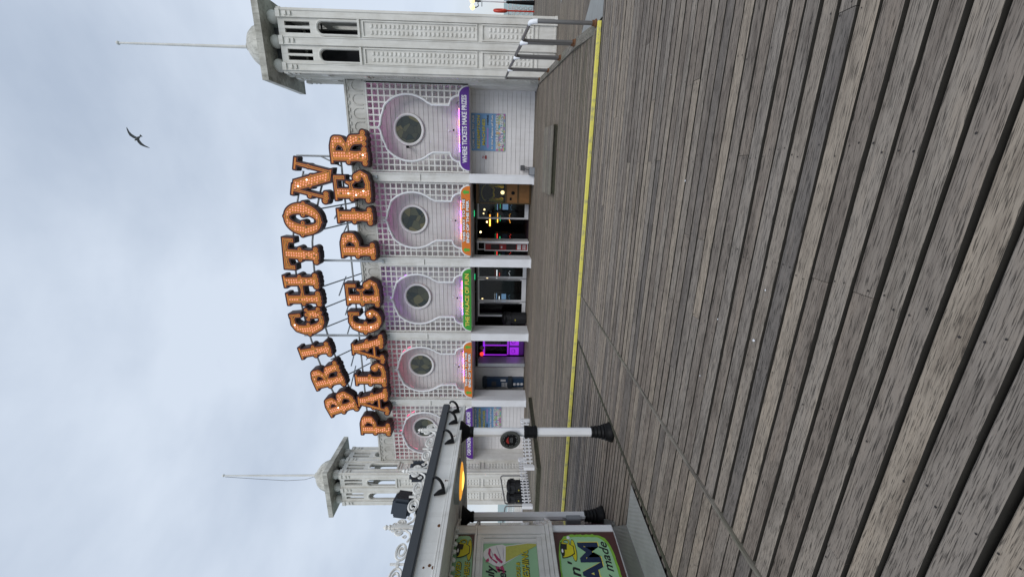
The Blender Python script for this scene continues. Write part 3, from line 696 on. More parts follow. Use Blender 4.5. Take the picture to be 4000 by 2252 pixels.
kp_.build('keypad', M_paperw, t)

# purple lit prize machine
t = thing('prize_machine', 'purple glowing prize machine just inside the cash machine bay', 'arcade machine', (-9.75, 20.9, 0.13))
b = MB(); b.bbox(-10.45, -9.2, 20.6, 21.3, 0.14, 1.15, 0.05); b.build('base', flat('purple machine', (.16, .03, .32), .3), t)
b = MB(); b.box(-10.4, -9.25, 20.585, 20.6, 1.05, 1.12)
for x in (-10.15, -9.55): b.bbox(x - .24, x + .24, 20.57, 20.6, .45, .98, .01)
b.build('lit_panel', M_claw, t)
b = MB()
for x in (-10.45, -9.83, -9.26): b.box(x, x + .06, 20.6, 20.66, 1.15, 2.55)
b.box(-10.45, -9.2, 20.6, 21.3, 2.45, 2.55); b.build('booth_frame', M_claw, t)
g = MB(); g.box(-10.40, -9.25, 20.63, 20.64, 1.15, 2.45); g.build('glass', M_glass, t)
b = MB(); b.box(-10.4, -9.25, 21.2, 21.28, 1.15, 2.45)
for i in range(26): b.ball((random.uniform(-10.3, -9.35), random.uniform(20.75, 21.1), random.uniform(1.2, 1.9)), random.uniform(.06, .11), 8)
b.build('prizes', M_brassd, t, smooth=True)
b = MB(); b.ball((-9.95, 20.58, 2.62), .14); b.build('top_ball', M_bulbd, t, smooth=True)
b = MB(); b.ball((-10.35, 20.58, 2.62), .12); b.build('beacon', M_redglow, t, smooth=True)
b = MB()
for x in (-10.15, -9.55): b.lathe((x, 20.6, 0.78), [(0.13, 0), (0.13, 0.03), (0.09, 0.03), (0.09, 0.0)], 16, 'y')
b.build('coin_slot', M_black, t)

# dim machines and lights deeper inside, seen through the doors
mach = [(-1.9, 22.6, 'blue'), (-2.9, 24.8, 'amber'), (-4.9, 22.4, 'red'), (-6.3, 23.4, 'white'), (-7.6, 22.6, 'blue'), (-5.2, 25.5, 'green'), (-10.9, 23.2, 'amber'), (-3.9, 22.8, 'red')]
cols = dict(blue=M_screen, amber=M_neon, red=M_redglow, white=M_tiny, green=M_exit)
wh_ = ['through the pane beside the fortune cabinet', 'deep behind the open dark doorway', 'behind the pane left of the middle column', 'behind the wide white framed door', 'behind the pane over the litter bin', 'farthest back behind the green sign bay', 'behind the narrow pane by the cash machine', 'behind the open door with the poster board']
for (x, y, c), wl in zip(mach, wh_):
    t = thing('slot_machine', 'dim arcade machine with %s lights seen %s' % (c, wl), 'arcade machine', (x, y, 0.14), 'dim machines inside the arcade')
    b = MB(); b.bbox(x - .34, x + .34, y, y + .6, .14, .95, .03); b.bbox(x - .34, x + .34, y + .2, y + .6, .95, 1.95, .03); b.build('cabinet', M_blackm, t)
    b = MB(); b.box(x - .27, x + .27, y + .185, y + .2, 1.15 + random.uniform(0, .2), 1.5); b.build('screen', M_blue if c != 'blue' else M_screen, t)
    b = MB(); b.box(x - .3, x + .3, y + .18, y + .2, 1.78, 1.83)
    for k in range(7): b.box(x - .28 + k * .09, x - .25 + k * .09, y - .01, y, .98 + .03 * (k % 3), 1.01 + .03 * (k % 3))
    b.build('lights', cols[c], t)
    b = MB(); b.box(x - .2, x + .12, y + .18, y + .2, 1.62, 1.66)
    for k in range(9): b.box(x - .3 + k * .07, x - .28 + k * .07, y + .18, y + .2, 1.9 + .02 * (k % 2), 1.915 + .02 * (k % 2))
    b.build('marquee', [M_neon, M_tiny, M_screen, M_redglow, M_exit][int(abs(x) * 10) % 5], t)
for x, z, y in [(-2.05, 2.5, 21.4), (-3.3, 2.72, 21.5), (-3.05, 2.45, 24), (-4.8, 2.6, 21.8), (-7.4, 2.65, 22), (-1.75, 2.6, 22.4), (-2.75, 2.75, 26), (-6.4, 2.4, 23.0)]:
    t = thing('ceiling_lamp', 'small warm lamp hanging inside the dark arcade', 'lamp', (x, y, z), 'small lamps inside the arcade')
    b = MB(); b.ball((x, y, z), .055, 8); b.build('bulb', M_warm, t); b = MB(); b.tube([(x, y, z + .05), (x, y, 3.25)], .008, 5); b.build('cord', M_black, t)
t = thing('neon_sign', 'glowing amber vertical neon bar inside the open dark doorway', 'neon sign', (-2.95, 23.6, 1.9))
b = MB(); b.box(-3.25, -2.55, 23.6, 23.63, 2.22, 2.30); b.build('tube', M_neon, t); b = MB(); b.box(-3.3, -2.5, 23.64, 23.68, 2.0, 2.4); b.build('backboard', M_black, t)

# poster board leaning inside the open door, litter bin
M_pdark = flat('dark print', (.03, .02, .02), .4)
t = thing('poster_board', 'white framed red poster board beside the open door', 'poster board', (-3.9, 20.0, 0.14))
b = MB(); frame(b, -4.05, -3.62, 0.15, 2.45, .05, 19.98, 20.03); b.build('frame', M_clean, t)
b = MB(); b.box(-4.0, -3.67, 20.0, 20.02, 0.2, 2.4); b.build('poster', M_pred, t)
b = MB(); b.box(-3.97, -3.70, 19.992, 20.0, 0.28, .34); b.box(-3.97, -3.70, 19.992, 20.0, 0.38, .43); b.box(-3.97, -3.70, 19.992, 20.0, .52, .72); b.box(-3.9, -3.8, 19.992, 20.0, 1.5, 1.58); b.build('print', M_paperw, t)
b = MB(); b.box(-3.99, -3.68, 19.993, 20.0, .78, 1.3); b.box(-3.97, -3.70, 19.993, 20.0, 1.65, 2.1); b.build('dark_print', M_pdark, t)
def bin_(loc, label, sc=1.0):
    t = thing('litter_bin', label, 'litter bin', loc, 'black litter bins')
    b = MB(); b.lathe((0, 0, 0), [(.27, 0), (.30, .04), (.30, .82), (.33, .84), (.33, .9)], 24)
    for k in range(20): a = k * math.pi / 10; b.box(.302 * math.cos(a) - .012, .302 * math.cos(a) + .012, .302 * math.sin(a) - .012, .302 * math.sin(a) + .012, .06, .8)
    b.build('body', M_blackm, t, local=True)
    b = MB()
    for k in range(4): a = math.pi / 4 + k * math.pi / 2; b.box(.2 * math.cos(a) - .13, .2 * math.cos(a) + .13, .2 * math.sin(a) - .13, .2 * math.sin(a) + .13, .9, 1.13)
    b.build('lid_post', M_blackm, t, local=True)
    b = MB(); b.lathe((0, 0, 1.12), [(.35, 0), (.36, .04), (.33, .13), (.2, .21), (.05, .235)], 24); b.build('lid', M_black, t, local=True, smooth=True)
    b = MB(); b.lathe((0, -.3, .62), [(.04, 0), (.04, .012)], 12, 'y'); b.build('badge', M_texty, t, local=True)
    t.scale = (sc, sc, sc); return t
b1 = bin_((-7.72, 19.7, 0.13), 'black litter bin in front of the glass doors under the green sign')
b2 = dup(b1, (-12.7, 14.6, 0.0), 'black domed litter bin behind the picket fence, left of the pair'); b3 = dup(b1, (-12.15, 14.9, 0.0), 'black domed litter bin behind the picket fence, right of the pair')
for q in (b2, b3): q.scale = (1.2, 1.2, 1.2)

# floodlight box and cable box at the foot of the pilaster beside the end wall
t = thing('floodlight', 'small dark grey floodlight on a bracket against the white boards', 'floodlight', (0.12, 18.6, 0.6))
b = MB(); b.bbox(0.02, 0.26, 18.6, 18.72, 0.52, 0.72, .015); b.build('housing', M_boxd, t); b = MB(); b.tube([(0.1, 18.66, .53), (0.06, 18.5, .3), (0.02, 18.2, .12)], .015, 6); b.tube([(0.18, 18.66, .53), (0.16, 18.5, .3), (0.06, 18.2, .1)], .012, 6); b.build('cable', M_black, t)
t = thing('cable_box', 'square dark grey box at the foot of the white column', 'cable box', (0.0, 17.6, 0.13))
b = MB(); b.bbox(-.17, .18, 17.5, 17.72, .13, .40, .015); b.build('housing', M_boxd, t); b = MB(); b.box(-.15, .16, 17.494, 17.5, .15, .38); b.build('cover', M_box, t)
# raised hatch on the boards
t = thing('timber_hatch', 'low grey timber hatch platform on the boards before the white end wall', 'platform', (0.3, 12.5, 0.13))
b = MB()
for i in range(9): y = 10.80 + i * 0.245; a = 1.18 + (y - 10.7) * 0.06; b.bbox(-0.62, a, y, y + .238, .235, .262, .006)
b.build('top_planks', M_timberx, t); b = MB(); b.box(-.58, 1.14, 10.84, 10.90, .12, .235); b.box(-.58, -.52, 10.9, 12.9, .12, .235); b.box(1.14, 1.2, 10.9, 12.9, .12, .235); b.build('skirting', M_darkwood, t)
# cameras on the upper wall
for x, z, lab, m in ((0.92, 5.75, 'dark security camera left of the round window nearest the big tower', M_black), (-14.0, 6.0, 'white security camera over the round window behind the kiosk', M_clean)):
    t = thing('security_camera', lab, 'security camera', (x, 18.3, z), 'security cameras')
    b = MB(); b.lathe((x, 18.48, z), [(.05, 0), (.05, .04)], 10, 'y'); b.tube([(x, 18.45, z), (x, 18.3, z + .04)], .02, 6); b.build('bracket', M_board, t)
    b = MB(); b.bbox(x - .05, x + .05, 18.1, 18.36, z - .04, z + .06, .015); b.build('housing', m, t); b = MB(); b.lathe((x, 18.1, z + .01), [(.032, 0), (.032, .02)], 10, 'y'); b.build('lens', M_black, t)

# ------------------------------------------------------------------ towers
def tower(cx, label, base, poleRope):
    cy, H, W = 18.02, 10.1, 1.015
    t = thing('corner_tower', label, 'tower', (cx, cy, base), 'square white towers with balls under flat caps')
    win = [(-0.46, 0.21), (0.46, 0.21)]
    wl, rl, fr, gr, wfr = MB(), MB(), MB(), MB(), MB()
    for k in range(4):
        a = k * math.pi / 2; ca, sa = math.cos(a), math.sin(a)
        def mp(p, off=0.0):
            x, y = p[0], -(W + off) + (-p[2])
            return (cx + x * ca - y * sa, cy + x * sa + y * ca, p[1])
        def bx(mb, x0, x1, z0, z1, d0, d1):
            P = [mp((x, z, d)) for d in (d0, d1) for z in (z0, z1) for x in (x0, x1)]
            mb.add(P, [(0, 2, 3, 1), (4, 5, 7, 6), (0, 1, 5, 4), (2, 6, 7, 3), (0, 4, 6, 2), (1, 3, 7, 5)])
        holes = []
        for c, h in win:
            holes.append([(c - h, 7.12), (c + h, 7.12)] + arc(c, 8.42, h, 0, 180, 10))
            for s in (-1, 1): holes.append(rect(c + s * 0.115 - 0.075, c + s * 0.115 + 0.075, 8.92, 9.86))
        vs, fs = fill_geo([rect(-W + (0.1 if k % 2 else 0), W - (0.1 if k % 2 else 0), 6.9, H)] + holes, 0.10); wl.add([mp((v[0], v[1], v[2] - 0.10)) for v in vs], fs)
        e = W - (0.1 if k % 2 else 0); bx(wl, -e, e, base, 6.9, -0.10, 0.0)
        for c, h in win:
            q = [mp((c - h - .035, 7.1, .012)), mp((c - h - .035, 8.42, .012))] + [mp((x, z, .012)) for x, z in arc(c, 8.42, h + .035, 180, 0, 10)] + [mp((c + h + .035, 8.42, .012)), mp((c + h + .035, 7.1, .012))]
            wfr.tube(q, 0.045, 6); bx(wfr, c - .3, c + .3, 7.04, 7.12, 0, .07)
            for z0, z1 in ((2.58, 6.95), (0.42, 2.42)):
                bx(fr, c - .285, c + .285, z0, z0 + .05, 0, .045); bx(fr, c - .285, c + .285, z1 - .05, z1, 0, .045); bx(fr, c - .285, c - .24, z0 + .05, z1 - .05, 0, .044); bx(fr, c + .24, c + .285, z0 + .05, z1 - .05, 0, .044)
                gr = MB(); n = int((z1 - z0 - .24) / .168)
                for i in range(n):
                    z = z0 + .15 + i * .168
                    for s in (-1, 1):
                        x = c + s * .105; A = [mp((x + p * .075, z + r_ * .052, .002)) for p, r_ in ((-1, -1), (1, -1), (1, 1), (-1, 1))]; Bp = [mp((x + p * .048, z + r_ * .022 + .005, .034)) for p, r_ in ((-1, -1), (1, -1), (1, 1), (-1, 1))]
                        gr.add(A + Bp, [(4, 5, 6, 7), (0, 1, 5, 4), (1, 2, 6, 5), (2, 3, 7, 6), (3, 0, 4, 7)])
                gr.build('relief_panel', M_tower, t)
            bx(fr, c - .285, c + .285, base + .1, base + .16, 0, .03); bx(fr, c - .285, c + .285, .24, .30, 0, .03)
        for c, h in ((-0.89, 0.125), (0.0, 0.14), (0.89, 0.125)):
            bx(rl, c - h, c + h, base, H - .02, 0.0, 0.05)
            bx(rl, c - h, c - h + .03, base, H - .02, .05, .075); bx(rl, c + h - .03, c + h, base, H - .02, .05, .075)
            bx(rl, c - h - .01, c + h + .01, 9.95, H, 0.0, .1)
            for z in (9.55, 9.72): bx(rl, c - .07, c + .07, z, z + .07, .05, .10)
            bx(rl, c - h - .012, c + h + .012, base, base + .16, 0, .09)
    wl.build('wall', M_tower, t); rl.build('pilasters', M_tower, t); fr.build('panel_frame', M_tower, t); wfr.build('window_arch', M_tower, t)
    fl_ = MB(); fl_.box(cx - .92, cx + .92, cy - .92, cy + .92, 7.0, 7.06); fl_.build('inner_floor', M_boxd, t); fl_ = MB(); fl_.box(cx - .9, cx + .9, cy - .9, cy + .9, 10.05, 10.095); fl_.build('inner_ceiling', M_boxd, t)
    if cx > 0:
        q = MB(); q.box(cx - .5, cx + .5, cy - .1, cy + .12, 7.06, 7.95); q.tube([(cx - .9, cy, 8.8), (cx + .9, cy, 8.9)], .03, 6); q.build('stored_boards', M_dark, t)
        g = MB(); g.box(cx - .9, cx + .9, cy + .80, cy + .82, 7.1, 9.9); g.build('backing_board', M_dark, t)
    p = MB()
    for i in (-1, 0, 1):
        for j in (-1, 0, 1):
            if i or j:
                bl = MB(); bl.ball((cx + i * .82, cy + j * .82, 10.33), .24, 16); bl.build('ball', M_tower, t, smooth=True)
    p.box(cx - .55, cx + .55, cy - .55, cy + .55, 10.1, 10.5); p.build('core', M_boxd, t)
    c = MB(); h = 1.46; c.add([(cx + i * h, cy + j * h, z) for z in (10.50, 10.74) for i, j in ((-1, -1), (1, -1), (1, 1), (-1, 1))] + [(cx + i * .85, cy + j * .85, 10.98) for i, j in ((-1, -1), (1, -1), (1, 1), (-1, 1))],
        [(3, 2, 1, 0), (0, 1, 5, 4), (1, 2, 6, 5), (2, 3, 7, 6), (3, 0, 4, 7), (4, 5, 9, 8), (5, 6, 10, 9), (6, 7, 11, 10), (7, 4, 8, 11), (8, 9, 10, 11)]); c.build('cap', M_stone, t)
    dm = MB(); dm.lathe((cx, cy, 10.96), [(.88, 0), (.88, .07), (.84, .10), (.82, .25), (.74, .46), (.6, .64), (.4, .78), (.18, .86), (.16, .95), (.05, .96)], 32); dm.build('dome', M_stone, t, smooth=True)
    f = thing('flagpole', 'bare white flagpole %s' % ('with a slack rope on the dome of the farther small tower' if poleRope else 'on the dome of the big near tower'), 'flagpole', (cx, cy, 11.9), 'flagpoles on the towers')
    q = MB(); q.tube([(cx, cy, 11.85), (cx, cy, 17.0)], [.062, .038], 10); q.build('pole', M_white, f); q = MB(); q.ball((cx, cy, 17.03), .075, 10); q.build('truck', M_white, f, smooth=True)
    if poleRope:
        q = MB(); q.tube([(cx - .03, cy - .06, 16.9), (cx - .14, cy - .1, 15.2), (cx - .25, cy - .12, 13.5), (cx - .20, cy - .1, 12.5), (cx - .04, cy - .06, 11.95)], .012, 5); q.build('rope', M_boxd, f)
tower(4.575, 'large near white tower at the right end with dark arched windows', -0.55, False)
tower(-16.72, 'smaller farther white tower behind the kiosk with open arched windows', -0.3, True)
# ------------------------------------------------------------------ the big illuminated letters
def stroke(pts, n=18):
    o = []
    for (a, b) in zip(pts[:-1], pts[1:]):
        for i in range(n): t = i / n; o.append(tuple(p + (q - p) * t for p, q in zip(a, b)))
    o.append(pts[-1]); return o
def d_circ(X, Y, cs):
    f = np.full(X.shape, 9.0)
    for x, y, r_ in cs: f = np.minimum(f, np.hypot(X - x, Y - y) - r_)
    return f
def d_box(X, Y, x0, x1, y0, y1):
    dx = np.abs(X - (x0 + x1) / 2) - (x1 - x0) / 2; dy = np.abs(Y - (y0 + y1) / 2) - (y1 - y0) / 2
    return np.hypot(np.maximum(dx, 0), np.maximum(dy, 0)) + np.minimum(np.maximum(dx, dy), 0)
def stem(X, Y, c, lean=0.0, w=1.0):
    X = X - lean * (Y - .5)
    f = d_box(X, Y, c - .2 * w, c + .2 * w, .93, 1.0)
    f = np.minimum(f, d_box(X, Y, c - .135 * w, c + .135 * w, .5, .97))
    f = np.minimum(f, d_circ(X, Y, [(c - .155 * w, .53, .062), (c + .155 * w, .53, .062)] + stroke([(c - .02, .5, .125 * w), (c - .02, .3, .105 * w), (c - .02, .12, .13 * w)]) + stroke([(c + .02, .5, .125 * w), (c + .02, .3, .105 * w), (c + .02, .12, .13 * w)])))
    return np.minimum(f, d_circ(X, Y, [(c - .18 * w, .085, .078), (c + .18 * w, .085, .078), (c - .07 * w, .055, .065), (c + .07 * w, .055, .065)]))
def glyph(ch, X, Y):
    mn = np.minimum; cs = lambda *p: d_circ(X, Y, stroke(list(p)))
    if ch == 'I': return stem(X, Y, .25)
    if ch == 'B':
        f = stem(X, Y, .2); f = mn(f, cs((.2, .93, .06), (.42, .91, .085), (.56, .83, .12), (.57, .72, .12), (.46, .61, .08), (.2, .57, .05)))
        return mn(f, mn(cs((.2, .50, .05), (.45, .49, .08), (.63, .38, .13), (.64, .25, .13), (.5, .1, .09), (.2, .06, .055)), d_circ(X, Y, [(.33, .04, .06), (.46, .05, .06)])))
    if ch == 'P':
        f = stem(X, Y, .2); return mn(f, cs((.2, .93, .06), (.44, .91, .085), (.6, .81, .13), (.6, .67, .13), (.46, .54, .08), (.2, .5, .05)))
    if ch == 'R':
        f = stem(X, Y, .2); f = mn(f, cs((.2, .93, .06), (.44, .91, .085), (.59, .83, .12), (.59, .72, .12), (.47, .60, .08), (.2, .55, .05)))
        return mn(f, mn(cs((.36, .52, .05), (.52, .47, .09), (.62, .38, .125), (.63, .2, .125), (.66, .12, .12)), d_circ(X, Y, [(.52, .07, .07), (.66, .055, .07), (.80, .09, .075)])))
    if ch in 'GC':
        f = cs((.62, .86, .05), (.52, .93, .06), (.36, .93, .075), (.22, .82, .115), (.155, .62, .145), (.155, .4, .145), (.22, .2, .12), (.36, .08, .08), (.5, .075, .07), (.62, .15, .08))
        f = mn(f, mn(d_box(X, Y, .57, .69, .66, 1.0), d_circ(X, Y, [(.0, .52, .06), (.32, .5, .06)])))
        if ch == 'G': return mn(f, mn(d_box(X, Y, .5, .76, .12, .46), d_circ(X, Y, [(.48, .46, .06), (.78, .46, .06), (.63, .47, .07), (.78, .1, .07), (.66, .06, .06), (.5, .06, .07)])))
        return mn(f, mn(cs((.62, .15, .08), (.70, .26, .07), (.62, .36, .11)), d_circ(X, Y, [(.6, .34, .12)])))
    if ch == 'H': return mn(mn(stem(X, Y, .2, w=.9), stem(X, Y, .74, w=.9)), d_box(X, Y, .2, .74, .47, .56))
    if ch == 'T':
        f = mn(stem(X, Y, .46), d_box(X, Y, .0, .92, .91, 1.0))
        return mn(f, mn(mn(d_box(X, Y, .0, .13, .68, 1.0), d_box(X, Y, .79, .92, .68, 1.0)), cs((.1, .86, .06), (.25, .9, .05), (.67, .9, .05), (.82, .86, .06))))
    if ch == 'O':
        a = [(.43 + .285 * math.cos(t), .5 + .425 * math.sin(t), .07 + .078 * abs(math.cos(t)) ** 1.5) for t in np.linspace(0, 2 * math.pi, 49)]
        return mn(d_circ(X, Y, stroke(a, 4)), d_circ(X, Y, [(.0, .5, .055), (.86, .5, .055), (.33, .5, .06), (.55, .5, .06), (.43, 0.03, .05), (.43, .97, .05)]))
    if ch == 'N':
        f = mn(d_box(X, Y, .1, .19, .05, .98), d_box(X, Y, .80, .89, .0, .98)); f = mn(f, mn(d_box(X, Y, .0, .3, .93, 1.0), d_box(X, Y, .68, 1.0, .93, 1.0)))
        xs = .22 + (1 - Y) * .55; f = mn(f, np.maximum(np.abs(X - xs) * .86 - .14, np.maximum(Y - .97, -Y)))
        return mn(f, d_circ(X, Y, [(.05, .08, .078), (.145, .05, .07), (.24, .08, .078), (.08, .5, .06), (.34, .52, .05), (.62, .52, .05), (.85, .62, .06)]))
    if ch == 'A':
        f = stem(X, Y, .62, lean=-.30, w=.95)
        f = mn(f, mn(cs((.42, .93, .05), (.3, .55, .045), (.14, .1, .05)), d_box(X, Y, .2, .62, .27, .345)))
        return mn(f, d_circ(X, Y, [(.04, .08, .072), (.13, .05, .068), (.22, .08, .072), (.24, .5, .06)]))
    f = stem(X, Y, .2)
    foot = mn(cs((.2, .07, .065), (.45, .07, .07), (.66, .12, .08), (.74, .25, .075), (.64, .36, .10)), d_circ(X, Y, [(.63, .35, .12), (.36, .05, .06), (.5, .05, .06)]))
    f = mn(f, foot)
    if ch == 'E':
        f = mn(f, mn(d_box(X, Y, .2, .68, .91, 1.0), d_box(X, Y, .56, .68, .68, 1.0)))
        f = mn(f, mn(cs((.3, .54, .045), (.46, .54, .05), (.5, .64, .04)), cs((.46, .54, .05), (.52, .45, .04))))
    return f
def contours(Fd, xs, ys, iso):
    """marching squares: closed outlines of Fd = iso"""
    nx, ny = Fd.shape; seg = {}
    V = Fd - iso; V[np.abs(V) < 1e-6] = 1e-6
    def pt(i, j, k, l):
        a, b = V[i, j], V[k, l]; t = a / (a - b); return (xs[i] + (xs[k] - xs[i]) * t, ys[j] + (ys[l] - ys[j]) * t)
    P = {}
    for i in range(nx - 1):
        for j in range(ny - 1):
            c = [V[i, j] < 0, V[i + 1, j] < 0, V[i + 1, j + 1] < 0, V[i, j + 1] < 0]
            if all(c) or not any(c): continue
            cor = [(i, j), (i + 1, j), (i + 1, j + 1), (i, j + 1)]; cr = []
            for k in range(4):
                a, b = cor[k], cor[(k + 1) % 4]
                if c[k] != c[(k + 1) % 4]:
                    key = (min(a, b), max(a, b)); P[key] = pt(*a, *b); cr.append(key)
            for q in range(0, len(cr), 2): seg.setdefault(cr[q], []).append(cr[q + 1]); seg.setdefault(cr[q + 1], []).append(cr[q])
    out_ = []; seen = set()
    for s in list(seg):
        if s in seen: continue
        loop = [s]; seen.add(s); cur = s
        while True:
            nxt = [k for k in seg[cur] if k not in seen]
            if not nxt: break
            cur = nxt[0]; seen.add(cur); loop.append(cur)
        p = [P[k] for k in loop]
        if len(p) > 6: out_.append(p)
    return out_
LH, YL = 1.50, 17.40
bm_bulb = {}
def bulb_mesh():
    b = MB(); b.lathe((0, 0, 0), [(.036, 0), (.036, .014), (.028, .028), (.014, .036), (.003, .038)], 10, 'y'); return b
GL = {}
def letter_geo(ch):
    if ch in GL: return GL[ch]
    xs = np.linspace(-.16, 1.14, 118); ys = np.linspace(-.08, 1.08, 106); X, Y = np.meshgrid(xs, ys, indexing='ij'); f = glyph(ch, X, Y)
    c0 = contours(f, xs, ys, .032); c1 = contours(f, xs, ys, -.006); c2 = contours(f, xs, ys, -.018); c3 = contours(f, xs, ys, -.038); c4 = contours(f, xs, ys, -.049)
    inn = X[f < 0]; cx = (inn.min() + inn.max()) / 2
    pts = []
    row = 0; y = .055
    while y < .96:
        x = -.1 + (.037 if row % 2 and y < .5 else 0)
        while x < 1.1:
            i, j = int(round((x + .16) / (xs[1] - xs[0]))), int(round((y + .08) / (ys[1] - ys[0])))
            if 0 <= i < len(xs) and 0 <= j < len(ys) and f[i, j] < -.060: pts.append((x, y))
            x += .074
        y += .070; row += 1
    GL[ch] = (c0, c1, c2, c3, c4, cx, pts[:98]); return GL[ch]
def letter(ch, x, z, rot, h, label, group):
    c0, c1, c2, c3, c4, cx, pts = letter_geo(ch)
    t = thing('sign_letter', label, 'sign letter', (x, YL, z), group, (0, -rot, 0))
    sc = lambda cc: [[((a - cx) * h, (b - .5) * h) for a, b in c] for c in cc]
    m = MB(); shape(m, sc(c0), .42, XZ(.42)); m.build('casing', M_maroon, t, local=True)
    m = MB(); shape(m, sc(c1), .010, XZ(.002)); m.build('red_edge', M_redline, t, local=True)
    m = MB(); shape(m, sc(c2), .010, XZ(-.006)); m.build('gold_edge', M_gold, t, local=True)
    m = MB(); shape(m, sc(c3), .004, XZ(-.0145)); m.build('inner_line', M_maroon, t, local=True)
    m = MB(); shape(m, sc(c4), .006, XZ(-.017)); m.build('face', M_gold, t, local=True)
    for (a, b) in pts:
        r_ = random.random(); k = 2 if r_ < LIT.get(label, .012) else (1 if r_ > .955 else 0)
        if k not in bm_bulb:
            o = bulb_mesh().build('bulb', (M_bulb, M_bulbd, M_bulbw)[k], t, local=True, smooth=True); bm_bulb[k] = o
        else:
            o = bm_bulb[k].copy(); COL.objects.link(o); o.parent = t
        o.location = ((a - cx) * h, -.022, (b - .5) * h)
    return t
LIT = {}
gB, gP = 'letters of the arched word BRIGHTON', 'letters of the lower words PALACE PIER'
for ch, x, z, a, h, lb in [
    ('B', -11.66, 9.74, 20, 1.48, 'orange bulb letter B at the left end of the arched word BRIGHTON'), ('R', -10.05, 10.24, 15, 1.48, 'orange bulb letter R next to the B in the arched word BRIGHTON'),
    ('I', -8.66, 10.64, 11, 1.46, 'orange bulb letter I in the arched word BRIGHTON'), ('G', -7.13, 10.80, 6, 1.50, 'orange bulb letter G in BRIGHTON, above the C of PALACE'),
    ('H', -5.54, 10.82, 1.5, 1.52, 'orange bulb letter H with two stems, at the crest of BRIGHTON'), ('T', -3.83, 10.66, -3.5, 1.50, 'orange bulb letter T in BRIGHTON, above the P of PIER'),
    ('O', -2.24, 10.36, -8.5, 1.54, 'orange bulb letter O in the arched word BRIGHTON'), ('N', -0.60, 9.78, -13, 1.50, 'orange bulb letter N with thick diagonal ending the word BRIGHTON')]:
    letter(ch, x, z, R(a), h * 1.06, lb, gB)
for ch, x, lb in [('P', -12.98, 'orange bulb letter P at the left end of the word PALACE'), ('A', -11.5, 'orange bulb letter A between the P and L of PALACE'), ('L', -9.97, 'orange bulb letter L with curled foot in PALACE'),
    ('A', -8.53, 'orange bulb letter A between the L and C of PALACE'), ('C', -7.1, 'orange bulb letter C in PALACE, some bulbs lit white'), ('E', -5.66, 'orange bulb letter E at the end of the word PALACE'),
    ('P', -3.42, 'orange bulb letter P starting the word PIER'), ('I', -2.06, 'orange bulb letter I in the word PIER'), ('E', -0.80, 'orange bulb letter E in PIER with a patch of lit white bulbs'), ('R', 0.79, 'orange bulb letter R ending PIER, lowest at the right')]:
    if 'white' in lb: LIT[lb] = .10
    letter(ch, x, 8.06, 0, 1.56, lb, gP)
# steel frame carrying the letters
fr = thing('letter_frame', 'galvanised steel frame of rails, posts and struts behind the big letters', 'sign frame', (-6, 17.9, 7.3))
YR = 17.90
rl = MB()
for off in (.42, -.45):
    pts = []
    for i in range(25):
        x = -12.2 + 11.9 * i / 24; c = -5.1; zz = 10.86 - (18.5 - math.sqrt(max(1, 18.5 ** 2 - (x - c) ** 2))) - (0.12 * max(0, (x + 3.2)) if x > -3.2 else 0)
        nxx = (x - c) / 18.5; pts.append((x + nxx * off, YR, zz + off))
    rl.tube(pts, .045, 8)
rl.tube([(-13.4, YR, 8.62), (1.0, YR, 8.62)], .045, 8)
rl.build('rail', M_steel, fr)
for px, zt in ((-.36, 10.3), (-4.2, 11.1), (-8.03, 11.3), (-11.86, 9.9)):
    q = MB(); q.box(px - .045, px + .045, YR - .045, YR + .045, 7.15, zt); q.box(px - .07, px + .07, YR - .1, YR + .12, 7.08, 7.16); q.build('post', M_steel, fr)
for px, z1, z2 in ((-10.8, 10.4, 8.75), (-9.4, 10.2, 8.6), (-6.6, 10.2, 8.9), (-5.6, 10.4, 9.0), (-2.8, 10.0, 8.9), (-1.9, 10.2, 9.1), (-7.6, 10.2, 8.6)):
    q = MB(); q.tube([(px, YR + .04, z1), (px + .25, YR + 2.6, z2 - .3)], .036, 6); q.tube([(px - .35, YR + .04, z1 - 1.0), (px + .15, YR + 1.7, z1 - .75)], .032, 6); q.tube([(px, YR + .05, z1 - 1.8), (px + .2, YR + 2.4, z2 - .3)], .03, 6); q.build('strut', M_steel, fr)
q = MB(); q.tube([(.05, YR, 8.65), (.45, YR, 9.5)], .035, 6); q.tube([(.45, YR, 9.0), (.45, YR, 10.5)], .05, 6); q.tube([(.6, YR, 8.6), (.75, YR - .05, 8.3), (.8, YR, 8.0)], .012, 5); q.build('bracket', M_steel, fr)
# ------------------------------------------------------------------ kiosk in the left foreground
ks = thing('refreshment_kiosk', 'white refreshment kiosk with iron cresting, grey gutter and black footed posts', 'kiosk', (-5.0, 3.0, 0.0))
KX, KY0, KY1 = -3.44, 0.5, 5.05
b = MB(); b.box(KX - .06, KX, KY0, KY1, 2.135, 2.345); b.box(-7.5, KX - .06, KY1 - .06, KY1, 2.135, 2.345); b.build('fascia', M_kiosk, ks)
b = MB()
for z0, z1, o_ in ((2.10, 2.133, .028), (2.137, 2.158, .018), (2.162, 2.172, .010)):
    b.bbox(KX - .08, KX + o_, KY0, KY1 + o_, z0, z1, .003); b.box(-7.5, KX - .08, KY1 - .08, KY1 + o_, z0, z1)
b.build('moulding', M_kiosk, ks)
b = MB(); b.bbox(KX - .10, KX + .045, KY0, KY1 + .04, 2.335, 2.435, .012); b.box(-7.5, KX - .1, KY1 - .08, KY1 + .04, 2.335, 2.435); b.build('gutter', M_grey, ks)
b = MB()
for i in range(36): x = KX - .085 - .1 * (i + 1); b.box(x, x + .094, KY0, KY1 - .09, 2.165, 2.182)
b.build('soffit', M_kiosk, ks)
b = MB(); b.box(-7.5, KX - .1, KY0, KY1 - .08, 2.36, 2.43); b.build('roof', M_boxd, ks)
b = MB()
